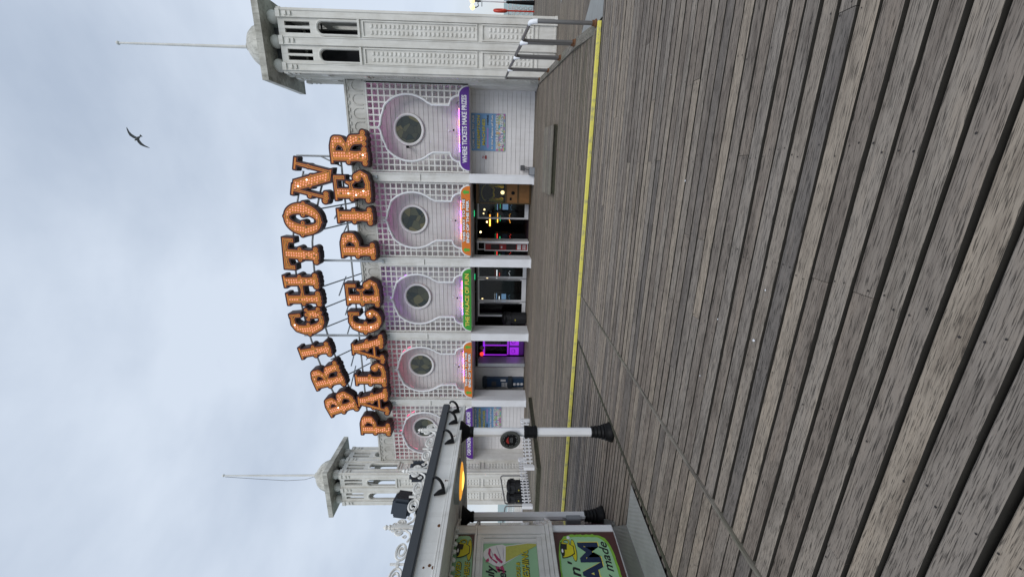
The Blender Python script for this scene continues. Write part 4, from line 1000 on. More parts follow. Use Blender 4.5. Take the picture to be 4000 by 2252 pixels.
for y, z, r_ in ((4.41, 2.165, .013), (4.40, 2.195, .008), (3.62, 2.17, .011), (3.62, 2.20, .010), (3.03, 2.185, .016), (2.60, 2.17, .016), (2.62, 2.21, .013), (2.60, 2.26, .009)):
    b.lathe((KX, y, z), [(r_ * 1.5, -.01), (r_, .004)], 9, 'x')
b.build('rust_blister', M_rust, ks)
for y in (4.74, 4.33, 3.50, 5.00):
    q = MB(); far_ = y > 4.9
    P = [(KX + .03 + .085 * math.sin(R(a * 18)), y + .12 - .18 * a / 10, 2.34 - .07 * (1 - math.cos(R(a * 18)))) for a in range(11)]
    q.tube(P, [.012 + .008 * a / 10 for a in range(11)], 8); q.tube([(KX + .012, y - .10, 2.30), (KX + .025, y - .08, 2.25), (KX + .03, y - .055, 2.185)], [.008, .026, .036], 8)
    q.build('gutter_bracket', M_black, ks)
# iron cresting: panels with a finial post each
def oval(c0, c1, a0, turns, r0, r1, asp, sgn, x, n=44):
    return [(x, c0 + sgn * (r0 + (r1 - r0) * i / n) * asp * math.cos(a0 + turns * 2 * math.pi * i / n), c1 + (r0 + (r1 - r0) * i / n) * math.sin(a0 + turns * 2 * math.pi * i / n)) for i in range(n + 1)]
XC = KX - .10
def cresting():
    q = MB(); r_ = .0115
    for s in (-1, 1):
        q.tube(oval(s * .132 + .39, .078, R(-100), 1.9, .056, .013, 1.85, -s, 0), r_, 5)
        q.tube([(0, .39 + s * .225, .05), (0, .39 + s * .27, .03), (0, .39 + s * .32, .045), (0, .39 + s * .355, .09), (0, .39 + s * .36, .12)], r_, 5)
        q.tube(oval(.39 + s * .335, .150, R(-90), 1.5, .036, .010, 1.0, -s, 0, 22), r_, 5); q.tube(oval(.39 + s * .358, .205, R(-90), 1.1, .020, .006, 1.0, -s, 0, 14), .007, 5)
        q.tube(oval(.39 + s * .285, .085, R(90), 1.1, .020, .007, 1.0, s, 0, 14), .007, 5)
    q.box(-.010, .010, .383, .397, .02, .145); q.box(-.013, .013, .372, .408, .07, .095); q.box(-.014, .014, 0, .78, .005, .02)
    q.box(-.016, .016, -.016, .016, 0, .235); q.lathe((0, 0, .235), [(.026, 0), (.026, .012), (.014, .02), (.026, .04), (.002, .07)], 8); return q
cz = 2.435; cp = None
for k in range(6):
    y = 4.66 - .78 * k
    if cp is None: cp = cresting().build('cresting_panel', M_iron, ks, local=True)
    else:
        c_ = cp.copy(); COL.objects.link(c_); c_.parent = ks; cp2 = c_
    (cp if k == 0 else cp2).location = (XC + 5.0, y - .78 - 3.0, cz); (cp if k == 0 else cp2).scale = (1, 1, 1.12)
fx = MB(); fx.box(XC - .016, XC + .016, 4.644, 4.676, cz, cz + .235); fx.lathe((XC, 4.66, cz + .235), [(.026, 0), (.026, .012), (.014, .02), (.026, .04), (.002, .07)], 8)
for k in range(6):
    yy = 4.66 - .78 * k; fx.tube(oval(yy + .055, cz + .15, R(-90), 1.5, .034, .010, 1.0, 1, XC, 20), .008, 5)
fx.tube(oval(4.72, cz + .12, R(-100), 1.9, .08, .018, .9, 1, XC), .009, 5); fx.box(XC - .014, XC + .014, 4.66, 5.0, cz, cz + .02)
fx.build('cresting_finial', M_iron, ks)
# posts
def kpost(x, y, foot=True):
    q = MB(); q.tube([(x, y, .25), (x, y, 2.05)], .060, 8); 
    p = q.build('post', M_clean, ks)
    q = MB(); q.lathe((x, y, 0), [(.135, 0), (.135, .03), (.118, .05), (.115, .09), (.098, .105), (.105, .12), (.098, .14), (.085, .15), (.094, .165), (.085, .185), (.078, .2), (.088, .215), (.078, .235), (.074, .25), (.082, .265), (.072, .285), (.05, .286)], 20)
    q.box(x - .098, x + .098, y - .098, y + .098, -.015, .014); q.build('post_foot', M_black, p, smooth=True)
    q = MB(); q.lathe((x, y, 1.945), [(.062, 0), (.075, .01), (.075, .035), (.068, .05), (.09, .09), (.13, .14), (.15, .165), (.15, .185)], 16); q.build('capital', M_black, p, smooth=True)
    return p
p1 = kpost(-3.52, 4.594); kpost(-4.975, 4.53)
q = MB(); q.lathe((-3.52, 4.594, 1.05), [(.066, 0), (.088, .012), (.088, .05), (.08, .058), (.08, .13), (.088, .138), (.088, .175), (.066, .187)], 14); q.build('collar', M_black, p1, smooth=False)
# plaque on the front post
t = thing('round_plaque', 'round dark plaque in a grey ring fixed to the front kiosk post', 'plaque', (-3.57, 4.5, 1.43))
PC = (-3.575, 4.50, 1.43)
q = MB(); q.lathe(PC, [(.142, 0), (.142, .014), (.136, .018), (.108, .018), (.106, .012), (.106, 0)], 36, 'y'); q.build('ring', flat('plaque grey', (.075, .078, .075), .5), t)
q = MB(); q.lathe(PC, [(.107, 0), (.107, .013)], 36, 'y'); q.build('disc', M_black, t)
q = MB()
for s, r_, a0, a1, fl in (('HOME TO THE BRIGHTON MUSIC', .094, 205, -25, 1), ('WALK OF FAME', .094, 232, 308, -1)):
    n = len(s)
    for i, c in enumerate(s):
        if c == ' ': continue
        an = R(a0 + (a1 - a0) * (i + .5) / n); text(q, c, PC[0] + r_ * math.cos(an), PC[2] + r_ * math.sin(an), .013, XZ(PC[1] - .0135), d=.001, rot=an - fl * math.pi / 2)
for z, wd in ((.0, .07), (-.016, .09), (-.032, .085)): q.box(PC[0] - wd / 2, PC[0] + wd / 2, PC[1] - .0145, PC[1] - .0135, PC[2] + z, PC[2] + z + .004)
q.build('lettering', M_box, t)
q = MB(); shape(q, [[(PC[0] + a, PC[2] + b_) for a, b_ in ((-.06, .03), (-.02, .06), (.03, .045), (.06, .02), (.02, .03), (-.02, .022), (-.05, .012))]], .001, XZ(PC[1] - .0135)); q.build('emblem', M_pred, t)
# body: right hand wall, corner and chamfered end
q = MB(); q.box(-7.4, -4.62, KY0, 4.0, 0.0, .86); q.box(-7.4, -4.63, KY0, 4.0, .96, 2.165); q.build('wall', M_kiosk, ks)
def ch(mb, s0, s1, z0, z1, d0, d1):
    """box along the chamfered end: s from the corner, d outwards"""
    u = (-.698, .716); n_ = (.716, .698); c = (-4.6 + u[0] * (s0 + s1) / 2 + n_[0] * (d0 + d1) / 2, 4.03 + u[1] * (s0 + s1) / 2 + n_[1] * (d0 + d1) / 2)
    mb.obox(c, u, n_, (s1 - s0) / 2, (d1 - d0) / 2, z0, z1)
q = MB(); ch(q, 0, 1.05, 0, .86, -.3, -.02); ch(q, 0, 1.05, .96, 2.165, -.3, -.03); q.build('end_wall', M_kiosk, ks)
q = MB(); q.bbox(-4.70, -4.53, KY0, 4.03, .862, .905, .006); q.bbox(-4.68, -4.56, KY0, 4.035, .908, .958, .006); ch(q, -.03, 1.05, .862, .905, -.08, .06); ch(q, -.02, 1.05, .908, .958, -.08, .03); q.build('sill', M_kiosk, ks)
q = MB(); q.bbox(-4.66, -4.585, 3.945, 4.03, 0.04, .86, .005); ch(q, 0.0, .05, .04, .86, -.05, .01); q.build('corner_strip', M_clean, ks)
q = MB(); q.bbox(-4.68, -4.582, 3.905, 4.03, .96, 1.858, .006); q.bbox(-4.68, -4.590, 3.862, 3.903, .96, 1.858, .006); q.bbox(-4.68, -4.602, 3.80, 3.860, .99, 1.85, .008)
q.bbox(-4.68, -4.585, KY0, 3.904, 1.80, 1.856, .006); q.bbox(-4.68, -4.595, KY0, 3.862, 1.772, 1.798, .004); q.bbox(-4.68, -4.59, KY0, 3.862, 1.02, 1.085, .006); q.bbox(-4.68, -4.585, KY0, 3.904, .962, 1.018, .004)
q.bbox(-4.66, -4.575, KY0, 4.04, 1.862, 1.89, .004); q.bbox(-4.66, -4.588, 3.925, 4.03, 1.892, 2.165, .004); ch(q, 0, .09, .96, 2.165, -.05, .012); ch(q, .09, 1.0, 1.86, 1.9, -.05, .015); ch(q, .09, .15, .99, 1.86, -.05, -.004); ch(q, .09, 1.0, .96, 1.03, -.05, -.006)
q.build('window_frame', M_kiosk, ks)
q = MB(); ch(q, .15, .95, 1.03, 1.86, -.028, -.02); ch(q, .09, .95, 1.9, 2.165, -.028, -.02); q.build('end_window', flat('mirror pane', (.10, .105, .10), .06, spec=.9), ks)
q = MB(); ch(q, .05, 1.0, .05, .86, -.018, -.008); q.build('end_panel', flat('glossy maroon panel', (.075, .02, .035), .12, spec=.8), ks)
q = MB(); shape(q, [[(-4.62, 4.04), (-4.12, 3.62), (-4.135, KY0), (-4.62, KY0)]], .07, lambda p: (p[0], p[1], -.05 + p[2])); ch(q, -.0, 1.05, -.06, .016, -.1, .05); q.build('plinth', M_plated, ks)
t = thing('junction_box', 'grey electrical junction box on the rear kiosk post with a short cable', 'junction box', (-4.96, 4.46, .46))
q = MB(); q.bbox(-5.05, -4.89, 4.40, 4.475, .36, .575, .006); q.build('housing', M_box, t); q = MB(); q.bbox(-5.047, -4.893, 4.39, 4.402, .363, .572, .004); q.build('lid', M_box, t); q = MB(); q.tube([(-4.93, 4.44, .36), (-4.925, 4.44, .30), (-4.93, 4.5, .27)], .012, 6); q.tube([(-4.91, 4.44, .575), (-4.91, 4.44, .63)], .014, 6); q.build('cable', M_steel, t)
# oval amber bulkhead lamp under the canopy
t = thing('bulkhead_lamp', 'round amber bulkhead lamp glowing under the kiosk canopy', 'lamp', (-4.03, 4.24, 2.1))
q = MB(); q.lathe((-4.03, 4.24, 2.068), [(.02, 0), (.16, .006), (.23, .02), (.255, .04)], 28); q.build('diffuser', M_amber, t, smooth=True); q = MB(); q.lathe((-4.03, 4.24, 2.052), [(.004, 0), (.05, .004), (.10, .012), (.125, .022)], 20); q.build('lit_core', M_amberhot, t, smooth=True); q = MB(); q.lathe((-4.03, 4.24, 2.095), [(.255, .0), (.285, .004), (.285, .072)], 28); q.build('rim', M_steel, t)
t = thing('globe_light_string', 'row of small unlit white globes along the kiosk eave', 'light string', (-4.5, 3.5, 2.1))
q = MB(); q.tube([(-4.55, KY0, 2.15), (-4.55, 3.98, 2.15)], .008, 5); q.tube([(-4.55, 3.98, 2.14), (-4.9, 4.42, 2.14)], .02, 6); q.build('cable', M_kiosk, t)
g0 = None
for k in range(30):
    y = 3.95 - .105 * k
    if g0 is None: q = MB(); q.ball((0, 0, 0), .029, 10); g0 = q.build('globe', M_iron, t, local=True, smooth=True); gg = g0
    else: gg = g0.copy(); COL.objects.link(gg); gg.parent = t
    gg.location = (-4.55 + 4.5, y - 3.5, 2.128 - 2.1)
# painted panels
def blob(y0, y1, z0, z1, w, seed, n=90):
    rnd = random.Random(seed); o = []; cy, cz_ = (y0 + y1) / 2, (z0 + z1) / 2
    for i in range(n):
        a = 2 * math.pi * i / n; ex = 5.0; c, s = math.cos(a), math.sin(a); k = (abs(c) ** ex + abs(s) ** ex) ** (-1 / ex)
        j = 1 + rnd.uniform(-w, w); o.append((cy + (y1 - y0) / 2 * c * k * j, cz_ + (z1 - z0) / 2 * s * k * (1 + rnd.uniform(-w, w))))
    return o
def cup(t, cy, cz_, s, x):
    """yellow cup and saucer outlined in black"""
    el = lambda a, b, ra, rb, n=24: [(cy + (a + ra * math.cos(k * 2 * math.pi / n)) * s, cz_ + (b + rb * math.sin(k * 2 * math.pi / n)) * s) for k in range(n)]
    def body(g):
        o = [(-.36 - g, .32 + g)] + [(-.36 - g + .20 * (a / 8) ** 2.2, .32 - .54 * a / 8 - (g if a == 8 else 0)) for a in range(1, 9)]
        return [(cy + a * s, cz_ + b * s) for a, b in o + [(-a, b) for a, b in reversed(o)]]
    k = MB(); shape(k, [el(0, -.24, .56, .13)], .002, YZ(x)); k.build('saucer_outline', M_textk, t)
    y = MB(); shape(y, [el(0, -.235, .52, .10)], .002, YZ(x + .0025)); y.build('saucer', M_yellowp, t)
    k = MB(); shape(k, [body(.035)], .002, YZ(x + .005)); shape(k, [el(.40, .08, .17, .19), el(.40, .08, .09, .11)], .002, YZ(x + .0048)); k.build('cup_outline', M_textk, t)
    y = MB(); shape(y, [body(0)], .002, YZ(x + .0075)); shape(y, [el(.40, .08, .15, .17), el(.40, .08, .11, .13)], .002, YZ(x + .0072)); y.build('cup', M_yellowp, t)
    k = MB(); shape(k, [el(0, .30, .33, .10)], .002, YZ(x + .010)); shape(k, [[(cy + a * s, cz_ + b * s) for a, b in ((.02, .28), (.30, .28), (.27, .05), (.0, .10))]], .002, YZ(x + .0102)); k.build('coffee', M_textk, t)
    h = MB(); shape(h, [el(-.06, .31, .10, .04)], .002, YZ(x + .0125)); h.build('highlight', M_textw, t)
XS = -4.605
t = thing('kiosk_sign', 'lower mint kiosk panel with a cup and big navy lettering in a brown border', 'sign', (-4.6, 3.0, .4), 'painted panels on the kiosk')
q = MB(); q.box(XS - .01, XS, 2.1, 3.944, .04, .858); q.build('panel', M_brown, t)
q = MB(); shape(q, [blob(2.16, 3.905, .10, .83, .012, 1)], .002, YZ(XS)); q.build('lime_border', M_lime, t)
q = MB(); shape(q, [blob(2.20, 3.868, .13, .81, .006, 2)], .002, YZ(XS + .0025)); q.build('field', M_mint, t)
q = MB(); text(q, 'CREAM', 3.80 + .012, .428 - .012, .245, YZ(XS + .005), d=.001, bold=.013, width=1.20, align='RIGHT'); q.build('letter_shadow', M_texty, t)
q = MB(); text(q, 'CREAM', 3.80, .428, .245, YZ(XS + .0075), d=.001, bold=.013, width=1.20, align='RIGHT'); q.build('big_lettering', M_navy, t)
q = MB(); text(q, "n'", 3.50, .655, .13, YZ(XS + .005), d=.001, bold=.0035, align='RIGHT', shear=.3, width=.20); text(q, 'freshly made', 3.785, .215, .105, YZ(XS + .005), d=.001, bold=.0025, align='RIGHT', shear=.35, width=.92); q.build('script_lettering', M_textk, t)
cup(t, 3.685, .682, .272, XS + .003)
q = MB(); q.lathe((XS + .004, 3.86, .66), [(.022, 0), (.022, .004), (.008, .010)], 12, 'x'); q.build('screw_cap', M_clean, t)
t = thing('kiosk_sign', 'middle kiosk window panel picturing a soft ice cream cone with pink sauce', 'sign', (-4.6, 3.0, 1.4), 'painted panels on the kiosk')
XM = -4.622
q = MB(); q.box(XM - .006, XM, 2.2, 3.80, 1.087, 1.77); q.build('panel', M_mint, t)
wt = lambda pts, m, nm, dx: (lambda mb: (shape(mb, [pts], .002, YZ(XM + dx)), mb.build(nm, m, t)))(MB())
cone = [(3.545, 1.50), (3.755, 1.50), (3.795, 1.20), (3.79, 1.09), (3.765, 1.09)]; sw = [(3.53, 1.49), (3.49, 1.56), (3.51, 1.64), (3.55, 1.70), (3.59, 1.745), (3.63, 1.768), (3.68, 1.768), (3.72, 1.74), (3.755, 1.68), (3.775, 1.60), (3.785, 1.53), (3.76, 1.485)]
wt([(a + (.012 if a > 3.65 else -.014), b_ + (.0)) for a, b_ in cone], M_clean, 'cone_outline', .001); wt(cone, M_cone, 'cone', .0035); wt(sw, M_cream, 'soft_ice', .006)
M_creamd = flat('soft ice fold', (.52, .48, .52), .5)
for pts in ([(3.50, 1.575), (3.60, 1.56), (3.72, 1.60), (3.775, 1.61), (3.72, 1.588), (3.60, 1.545)], [(3.535, 1.675), (3.64, 1.655), (3.745, 1.69), (3.64, 1.64)], [(3.56, 1.51), (3.66, 1.525), (3.77, 1.52), (3.66, 1.508)]): wt(pts, M_creamd, 'swirl_fold', .0085)
for i, pts in enumerate(([(3.53, 1.60), (3.60, 1.68), (3.66, 1.71), (3.73, 1.70), (3.72, 1.675), (3.64, 1.68), (3.59, 1.65), (3.55, 1.585)], [(3.55, 1.735), (3.58, 1.73), (3.60, 1.70), (3.56, 1.69)], [(3.53, 1.54), (3.58, 1.60), (3.65, 1.64), (3.66, 1.62), (3.60, 1.575), (3.55, 1.52)])): wt(pts, M_sauce, 'sauce', .009)
for cy_, cz_ in ((3.48, 1.585), (3.47, 1.53)): wt([(cy_ + .055 * math.cos(a * .4) * (1 if math.cos(a * .4) < 0 else 1.2), cz_ + .022 * math.sin(a * .4) + .02 * math.cos(a * .4)) for a in range(16)], M_sauce, 'sauce_drop', .003)
q = MB(); text(q, 'truly', 3.49, 1.66, .10, YZ(XM + .004), d=.001, bold=.0035, align='RIGHT', shear=.3); text(q, 'yum me!', 3.455, 1.535, .075, YZ(XM + .004), d=.001, bold=.0035, align='RIGHT', shear=.3) if False else text(q, 'e!', 3.45, 1.535, .10, YZ(XM + .004), d=.001, bold=.0035, align='RIGHT', shear=.3); q.build('script_lettering', M_textk, t)
q = MB(); text(q, 'DELICIOUS &', 3.548, 1.333, .045, YZ(XM + .004), d=.001, bold=.0025, align='RIGHT', shear=.2); text(q, 'REFRESHING', 3.718, 1.240, .08, YZ(XM + .004), d=.001, bold=.0035, align='RIGHT', shear=.2, width=.58); q.build('letter_shadow', M_textk, t)
q = MB(); text(q, 'DELICIOUS &', 3.543, 1.338, .045, YZ(XM + .0065), d=.001, bold=.001, align='RIGHT', shear=.2); text(q, 'REFRESHING', 3.711, 1.247, .08, YZ(XM + .0065), d=.001, bold=.001, align='RIGHT', shear=.2, width=.58); q.build('lettering', M_yellowp, t)
t = thing('kiosk_sign', 'top kiosk panel under the eave with a yellow cup and saucer', 'sign', (-4.6, 3.0, 2.0), 'painted panels on the kiosk')
q = MB(); q.box(XS - .01, XS, 2.0, 3.922, 1.892, 2.163); q.build('panel', M_brown, t)
q = MB(); shape(q, [blob(2.0, 3.90, 1.897, 2.158, .004, 5)], .002, YZ(XS)); q.build('field', M_mint, t)
cup(t, 3.70, 2.008, .262, XS + .003)
q = MB(); text(q, 'SERVED', 3.548, 2.058, .06, YZ(XS + .004), d=.001, bold=.0035, align='RIGHT', shear=.2); text(q, 'HERE', 3.54, 1.955, .06, YZ(XS + .004), d=.001, bold=.0035, align='RIGHT', shear=.2); q.build('letter_shadow', M_textk, t)
q = MB(); text(q, 'SERVED', 3.543, 2.063, .06, YZ(XS + .0065), d=.001, bold=.0012, align='RIGHT', shear=.2); text(q, 'HERE', 3.535, 1.960, .06, YZ(XS + .0065), d=.001, bold=.0012, align='RIGHT', shear=.2); q.build('lettering', M_yellowp, t)
# loudspeakers on the roof
def spk(x, y, z, rz, label, grille=False):
    t = thing('loudspeaker', label, 'loudspeaker', (x, y, z), 'loudspeakers on the kiosk roof', (0, R(8), rz))
    q = MB(); q.bbox(-.11, .11, -.13, .13, -.10, .12, .035); q.build('cabinet', M_speaker, t, local=True, smooth=True)
    q = MB(); q.bbox(.108, .118, -.10, .10, -.07, .09, .004)
    if grille:
        for k in range(5): q.box(-.05, .05, .128, .136, -.08 + k * .04, -.06 + k * .04)
    q.build('grille', M_blackm, t, local=True)
    q = MB(); q.tube([(-.02, 0, -.09), (-.02, -.02, -.17), (-.02, -.16, -.20), (-.02, -.17, -.30)], .03, 8); q.box(-.06, .02, -.2, -.12, 2.44 - z, 2.46 - z) if False else None; q.tube([(-.02, -.17, -.28), (-.02, -.17, 2.44 - z)], .022, 8); q.build('mount', M_black, t, local=True)
spk(-3.85, 3.68, 2.72, R(20), 'dark grey loudspeaker standing clear above the kiosk cresting against the sky')
spk(-4.0, 4.38, 2.69, R(-50), 'black ribbed loudspeaker half hidden behind the kiosk cresting', True)
q = MB(); q.bbox(-.06, .06, -.05, .05, -.06, .06, .01)

# ------------------------------------------------------------------ handrails, picket platform, railings
HB = [(2.36, 7.31, .07, 1.15), (2.47, 8.72, .165, 1.215), (2.71, 10.75, .165, 1.29), (3.0, 13.3, .165, 1.40), (3.40, 16.5, .165, 1.48)]
hl = ['nearest steel hoop rail with white tape, at the end of the yellow edge', 'second steel hoop rail from the yellow edge on the timber kerb', 'third steel hoop rail from the yellow edge on the timber kerb', 'farthest steel hoop rail on the kerb against the big tower']
for k in range(4):
    a, b_ = HB[k], HB[k + 1]; t = thing('handrail', hl[k], 'handrail', (a[0], a[1], a[2]), 'steel hoop handrails on the timber kerb')
    f0 = .0 if k == 0 else .06; P0 = Vector((a[0] + (b_[0] - a[0]) * f0, a[1] + (b_[1] - a[1]) * f0, 0)); P1 = Vector((b_[0], b_[1], 0)) - Vector((b_[0] - a[0], b_[1] - a[1], 0)) * .03
    zt0, zt1 = a[3], b_[3]; d_ = (P1 - P0).normalized()
    pts = [(P0.x, P0.y, a[2]), (P0.x, P0.y, zt0 - .12)] + [tuple(P0 + d_ * (.12 * (1 - math.cos(R(q_)))) + Vector((0, 0, zt0 - .12 + .12 * math.sin(R(q_))))) for q_ in (30, 60, 90)]
    pts += [tuple(P1 - d_ * (.12 * (1 - math.cos(R(q_)))) + Vector((0, 0, zt1 - .12 + .12 * math.sin(R(q_))))) for q_ in (90, 60, 30)] + [(P1.x, P1.y, zt1 - .12), (P1.x, P1.y, b_[2])]
    r_ = .031 if k == 0 else .036; q = MB(); q.tube(pts, r_, 10); q.build('rail', M_handrail, t, smooth=True)
    q = MB(); q.tube([pts[1]] + pts[2:5] + [tuple(Vector(pts[4]) + d_ * .05)], r_ + .006, 10); q.build('tape', M_wrap, t, smooth=True)
    for P, z in ((P0, a[2]), (P1, b_[2])):
        q = MB(); q.lathe((P.x, P.y, z - .01), [(.062, 0), (.062, .02), (.045, .035), (.045, .07)], 14); q.build('foot', M_rust, t)
t = thing('picket_platform', 'low dark timber platform carrying the white picket fences', 'platform', (-11, 12.5, .13))
pf = [(-9.6, 10.66), (-11.88, 10.66), (-12.85, 14.9), (-9.6, 14.9)]
q = MB(); shape(q, [pf], .15, lambda p: (p[0], p[1], .12 + p[2])); q.build('skirting', M_darkwood, t)
q = MB()
for i in range(20):
    y = 10.66 + i * .212; xl = -11.9 - (y - 10.66) * .229; q.box(xl, -9.58, y, y + .206, .27, .302)
q.build('top_planks', M_timberx, t)
def picket(p0, p1, n, label):
    t = thing('picket_fence', label, 'fence', (*p0, .3), 'white picket fences on the platform')
    d_ = Vector((p1[0] - p0[0], p1[1] - p0[1])); L_ = d_.length; d_.normalize(); nn = (-d_.y, d_.x)
    for z in (.41, .56): q = MB(); q.obox(((p0[0] + p1[0]) / 2, (p0[1] + p1[1]) / 2), tuple(d_), nn, L_ / 2, .015, z, z + .045); q.build('rail', M_clean, t)
    first = None
    for k in range(n):
        f_ = (k + .5) / n; c = (p0[0] + d_.x * L_ * f_ + nn[0] * -.03, p0[1] + d_.y * L_ * f_ + nn[1] * -.03)
        if first is None:
            q = MB(); q.obox((0, 0), tuple(d_), nn, .035, .012, .05, .335); q.tube([(-nn[0] * .012, -nn[1] * .012, .335), (nn[0] * .012, nn[1] * .012, .335)], .04, 10)
            first = q.build('picket', M_clean, t, local=True); o = first
        else: o = first.copy(); COL.objects.link(o); o.parent = t
        o.location = (c[0] - p0[0], c[1] - p0[1], 0)
    for p in (p0, p1): q = MB(); q.bbox(p[0] - .065, p[0] + .065, p[1] - .065, p[1] + .065, .3, .68, .01); q.build('post', M_clean, t)
picket((-10.0, 11.1), (-9.87, 13.6), 14, 'right hand white picket fence with rust stains behind the kiosk post'); picket((-11.73, 11.1), (-12.43, 14.3), 17, 'left hand white picket fence in front of the two black bins')
b2.location = (-14.10, 14.5, .13); b3.location = (-14.62, 14.4, .13)
for q in (b2, b3): q.scale = (.84, .84, .78)
b2['label'] = 'black domed litter bin behind the picket fence, right one of the pair'; b3['label'] = 'black domed litter bin behind the picket fence, left one of the pair'
for (x0, z0, x1, z1, lab) in ((-12.58, 1.47, -14.11, 1.27, 'steel hoop rail behind the picket fence and the two bins'), (-14.24, 1.26, -15.9, 1.40, 'steel hoop rail cut off by the kiosk, beside the sea')):
    t = thing('handrail', lab, 'handrail', (x0, 13.5, .13), 'steel hoop rails behind the picket fence')
    q = MB(); q.tube([(x0, 13.5, .13), (x0, 13.5, z0 - .1), (x0 - .03, 13.5, z0 - .03), (x0 - .1, 13.5, z0), (x1 + .1, 13.5, z1), (x1 + .03, 13.5, z1 - .03), (x1, 13.5, z1 - .1), (x1, 13.5, .13)], .03, 8); q.build('rail', M_handrail, t, smooth=True)
    for x in (x0, x1): q = MB(); q.lathe((x, 13.5, .12), [(.06, 0), (.06, .03), (.035, .05)], 12); q.build('foot', M_rust, t)
def ornate(p0, p1, z0, z1, n, label, dark):
    t = thing('ornate_railing', label, 'railing', (*p0, z0), 'ornate pier railings'); d_ = Vector((p1[0] - p0[0], p1[1] - p0[1], 0))
    P = lambda f_, z: (p0[0] + d_.x * f_, p0[1] + d_.y * f_, z)
    for z in (z0 + .06, z1 - .30, z1 - .02): q = MB(); q.tube([P(0, z), P(1, z)], .032, 6); q.build('rail', M_clean, t)
    for k in range(n + 1): q = MB(); q.tube([P(k / n, z0), P(k / n, z1 + .04)], .05, 8); q.lathe(P(k / n, z1 + .02), [(.06, 0), (.07, .04), (.03, .1)], 8); q.build('post', dark, t)
    first = None; W_ = d_.length / n; u = d_.normalized()
    for k in range(n):
        if first is None:
            q = MB(); zz = (z1 - .36 - z0 - .1); m_ = max(2, int(round(W_ / (zz / 4))))
            for i in range(m_):
                for j in range(4):
                    c = u * (W_ * (i + .5) / m_); zc = .1 + zz * (j + .5) / 4; r_ = zz / 8.6
                    q.tube([tuple(c + u * (r_ * (1 - .55 * a / 14) * math.cos(a * .7 + i)) + Vector((0, 0, zc + r_ * (1 - .55 * a / 14) * math.sin(a * .7 + i)))) for a in range(15)], .022, 5)
                q.tube([tuple(u * (W_ * (i + .5) / m_) + Vector((0, 0, z1 - z0 - .28))), tuple(u * (W_ * (i + .5) / m_) + Vector((0, 0, z1 - z0 - .04)))], .02, 5)
            first = q.build('scroll_panel', M_iron, t, local=True); o = first
        else: o = first.copy(); COL.objects.link(o); o.parent = t
        o.location = tuple(d_ * (k / n))
ornate((10.02, 30.5), (13.2, 30.3), -.48, 1.28, 3, 'black and white ornate pier railing beyond the big tower', M_black)
ornate((-17.9, 17.2), (-22, 17.2), .13, 1.0, 3, 'white ornate pier railing against the sea beside the kiosk', M_clean)
t = thing('lifebuoy', 'red lifebuoy housing on a red post by the far ornate railing', 'lifebuoy', (10.25, 30.2, -.48))
q = MB(); q.tube([(10.26, 30.1, -.48), (10.26, 30.1, 1.5)], .05, 8); q.build('post', M_red, t)
q = MB(); q.tube([(10.22 + .13 * math.cos(a * .314), 30.0 + .26 * math.cos(a * .314), 1.80 + .40 * math.sin(a * .314)) for a in range(20)], .085, 8, closed=True); q.build('ring', M_red, t, smooth=True)
q = MB(); q.lathe((10.2, 30.02, 1.80), [(.05, -.02), (.05, .02)], 12, 'y'); q.obox((10.14, 29.93), (.447, .894), (-.894, .447), .05, .02, 1.70, 1.9); q.build('white_band', M_textw, t)
q = MB(); q.obox((10.22, 30.06), (.447, .894), (-.894, .447), .26, .03, 1.45, 2.15); q.build('backing', M_red, t)
t = thing('street_lamp', 'pier lamp with two glowing globes beyond the big tower', 'street lamp', (10.72, 30.0, -.48))
q = MB(); q.tube([(10.72, 30, -.48), (10.72, 30, 3.2)], [.06, .035], 8); q.build('post', M_clean, t)
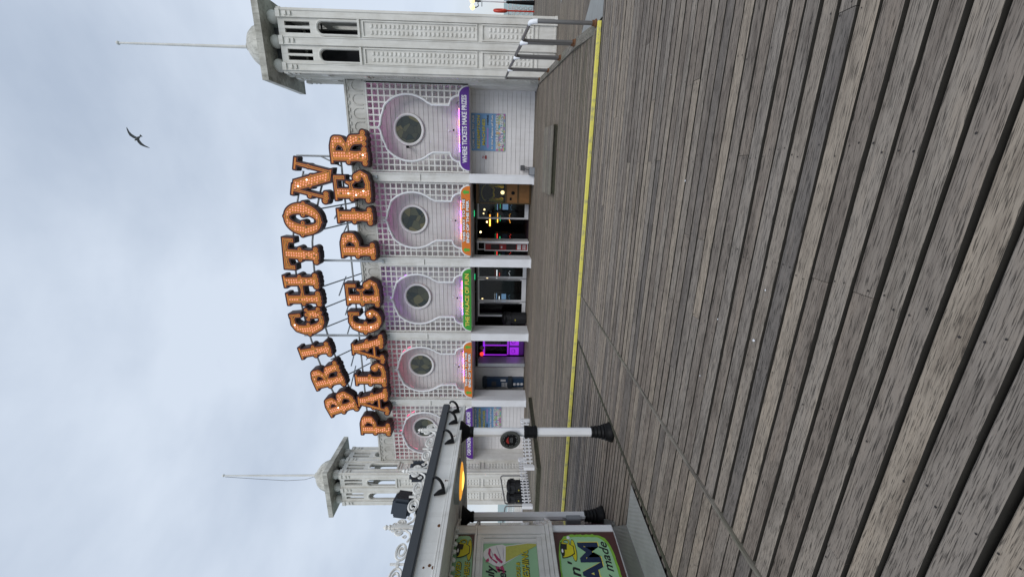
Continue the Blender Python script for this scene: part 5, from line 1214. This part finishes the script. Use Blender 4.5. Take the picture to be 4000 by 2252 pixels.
q = MB(); q.tube([(10.72, 30, 3.1), (10.72, 30, 3.5)], .055, 8); q.lathe((10.72, 30, -.48), [(.14, 0), (.12, .8), (.08, 1.7), (.1, 1.75), (.05, 1.9)], 10); q.tube([(10.72, 30, 3.25), (10.6, 30, 3.3), (10.45, 30, 3.25), (10.36, 30, 3.4), (10.36, 30, 3.5)], .03, 6); q.tube([(10.42, 30, 3.03), (11.0, 30, 3.03)], .025, 6); q.build('ironwork', M_black, t)
for x in (10.36, 10.72): q = MB(); q.ball((x, 30, 3.66), .165, 14); q.build('globe', M_globe, t, smooth=True)

# ------------------------------------------------------------------ gull overhead
Bc = Vector((0, 0, 1.6)) + (CX * ((538 - 2000) / FOC) + CY * ((1126 - 540) / FOC) + F).normalized() * 21
t = thing('seagull', 'grey gull gliding high in the open sky', 'bird', tuple(Bc), rot=(R(8), R(-22), R(-30))); t.scale = (.64, .64, .64)
q = MB()
body = [((0, -.30, 0), .018), ((0, -.27, .005), .032), ((0, -.2, .0), .05), ((0, -.05, -.01), .075), ((0, .1, -.005), .06), ((0, .22, .005), .03), ((0, .30, .01), .012)]
q.tube([p for p, _ in body], [r_ for _, r_ in body], 10)
q.add([(-.02, .22, .006), (.02, .22, .006), (.075, .40, .008), (-.075, .40, .008), (-.02, .22, -.006), (.02, .22, -.006), (.075, .40, -.004), (-.075, .40, -.004)], [(0, 1, 2, 3), (7, 6, 5, 4), (0, 4, 5, 1), (1, 5, 6, 2), (2, 6, 7, 3), (3, 7, 4, 0)])
st = [(.0, -.13, .10, .02, .035), (.14, -.19, .06, .06, .025), (.30, -.20, .03, .08, .018), (.45, -.13, .03, .06, .012), (.60, -.03, .07, .02, .006), (.68, .05, .075, -.01, .003)]
for s in (-1, 1):
    o = len(q.v)
    for x, ya, yb, z, th in st: q.v += [(s * x, ya, z), (s * x, (ya * 2 + yb) / 3, z + th), (s * x, yb, z), (s * x, (ya * 2 + yb) / 3, z - th)]
    for i in range(len(st) - 1):
        for j in range(4): a = o + i * 4 + j; b_ = o + i * 4 + (j + 1) % 4; q.f.append((a, b_, b_ + 4, a + 4)); q.m.append(0)
    q.f.append(tuple(o + (len(st) - 1) * 4 + j for j in range(4))); q.m.append(0)
q.build('body', M_bird, t, local=True, smooth=True)
q = MB(); q.tube([(0, -.295, .0), (0, -.33, -.004), (0, -.355, -.012)], [.013, .009, .002], 6); q.build('beak', M_texty, t, local=True)
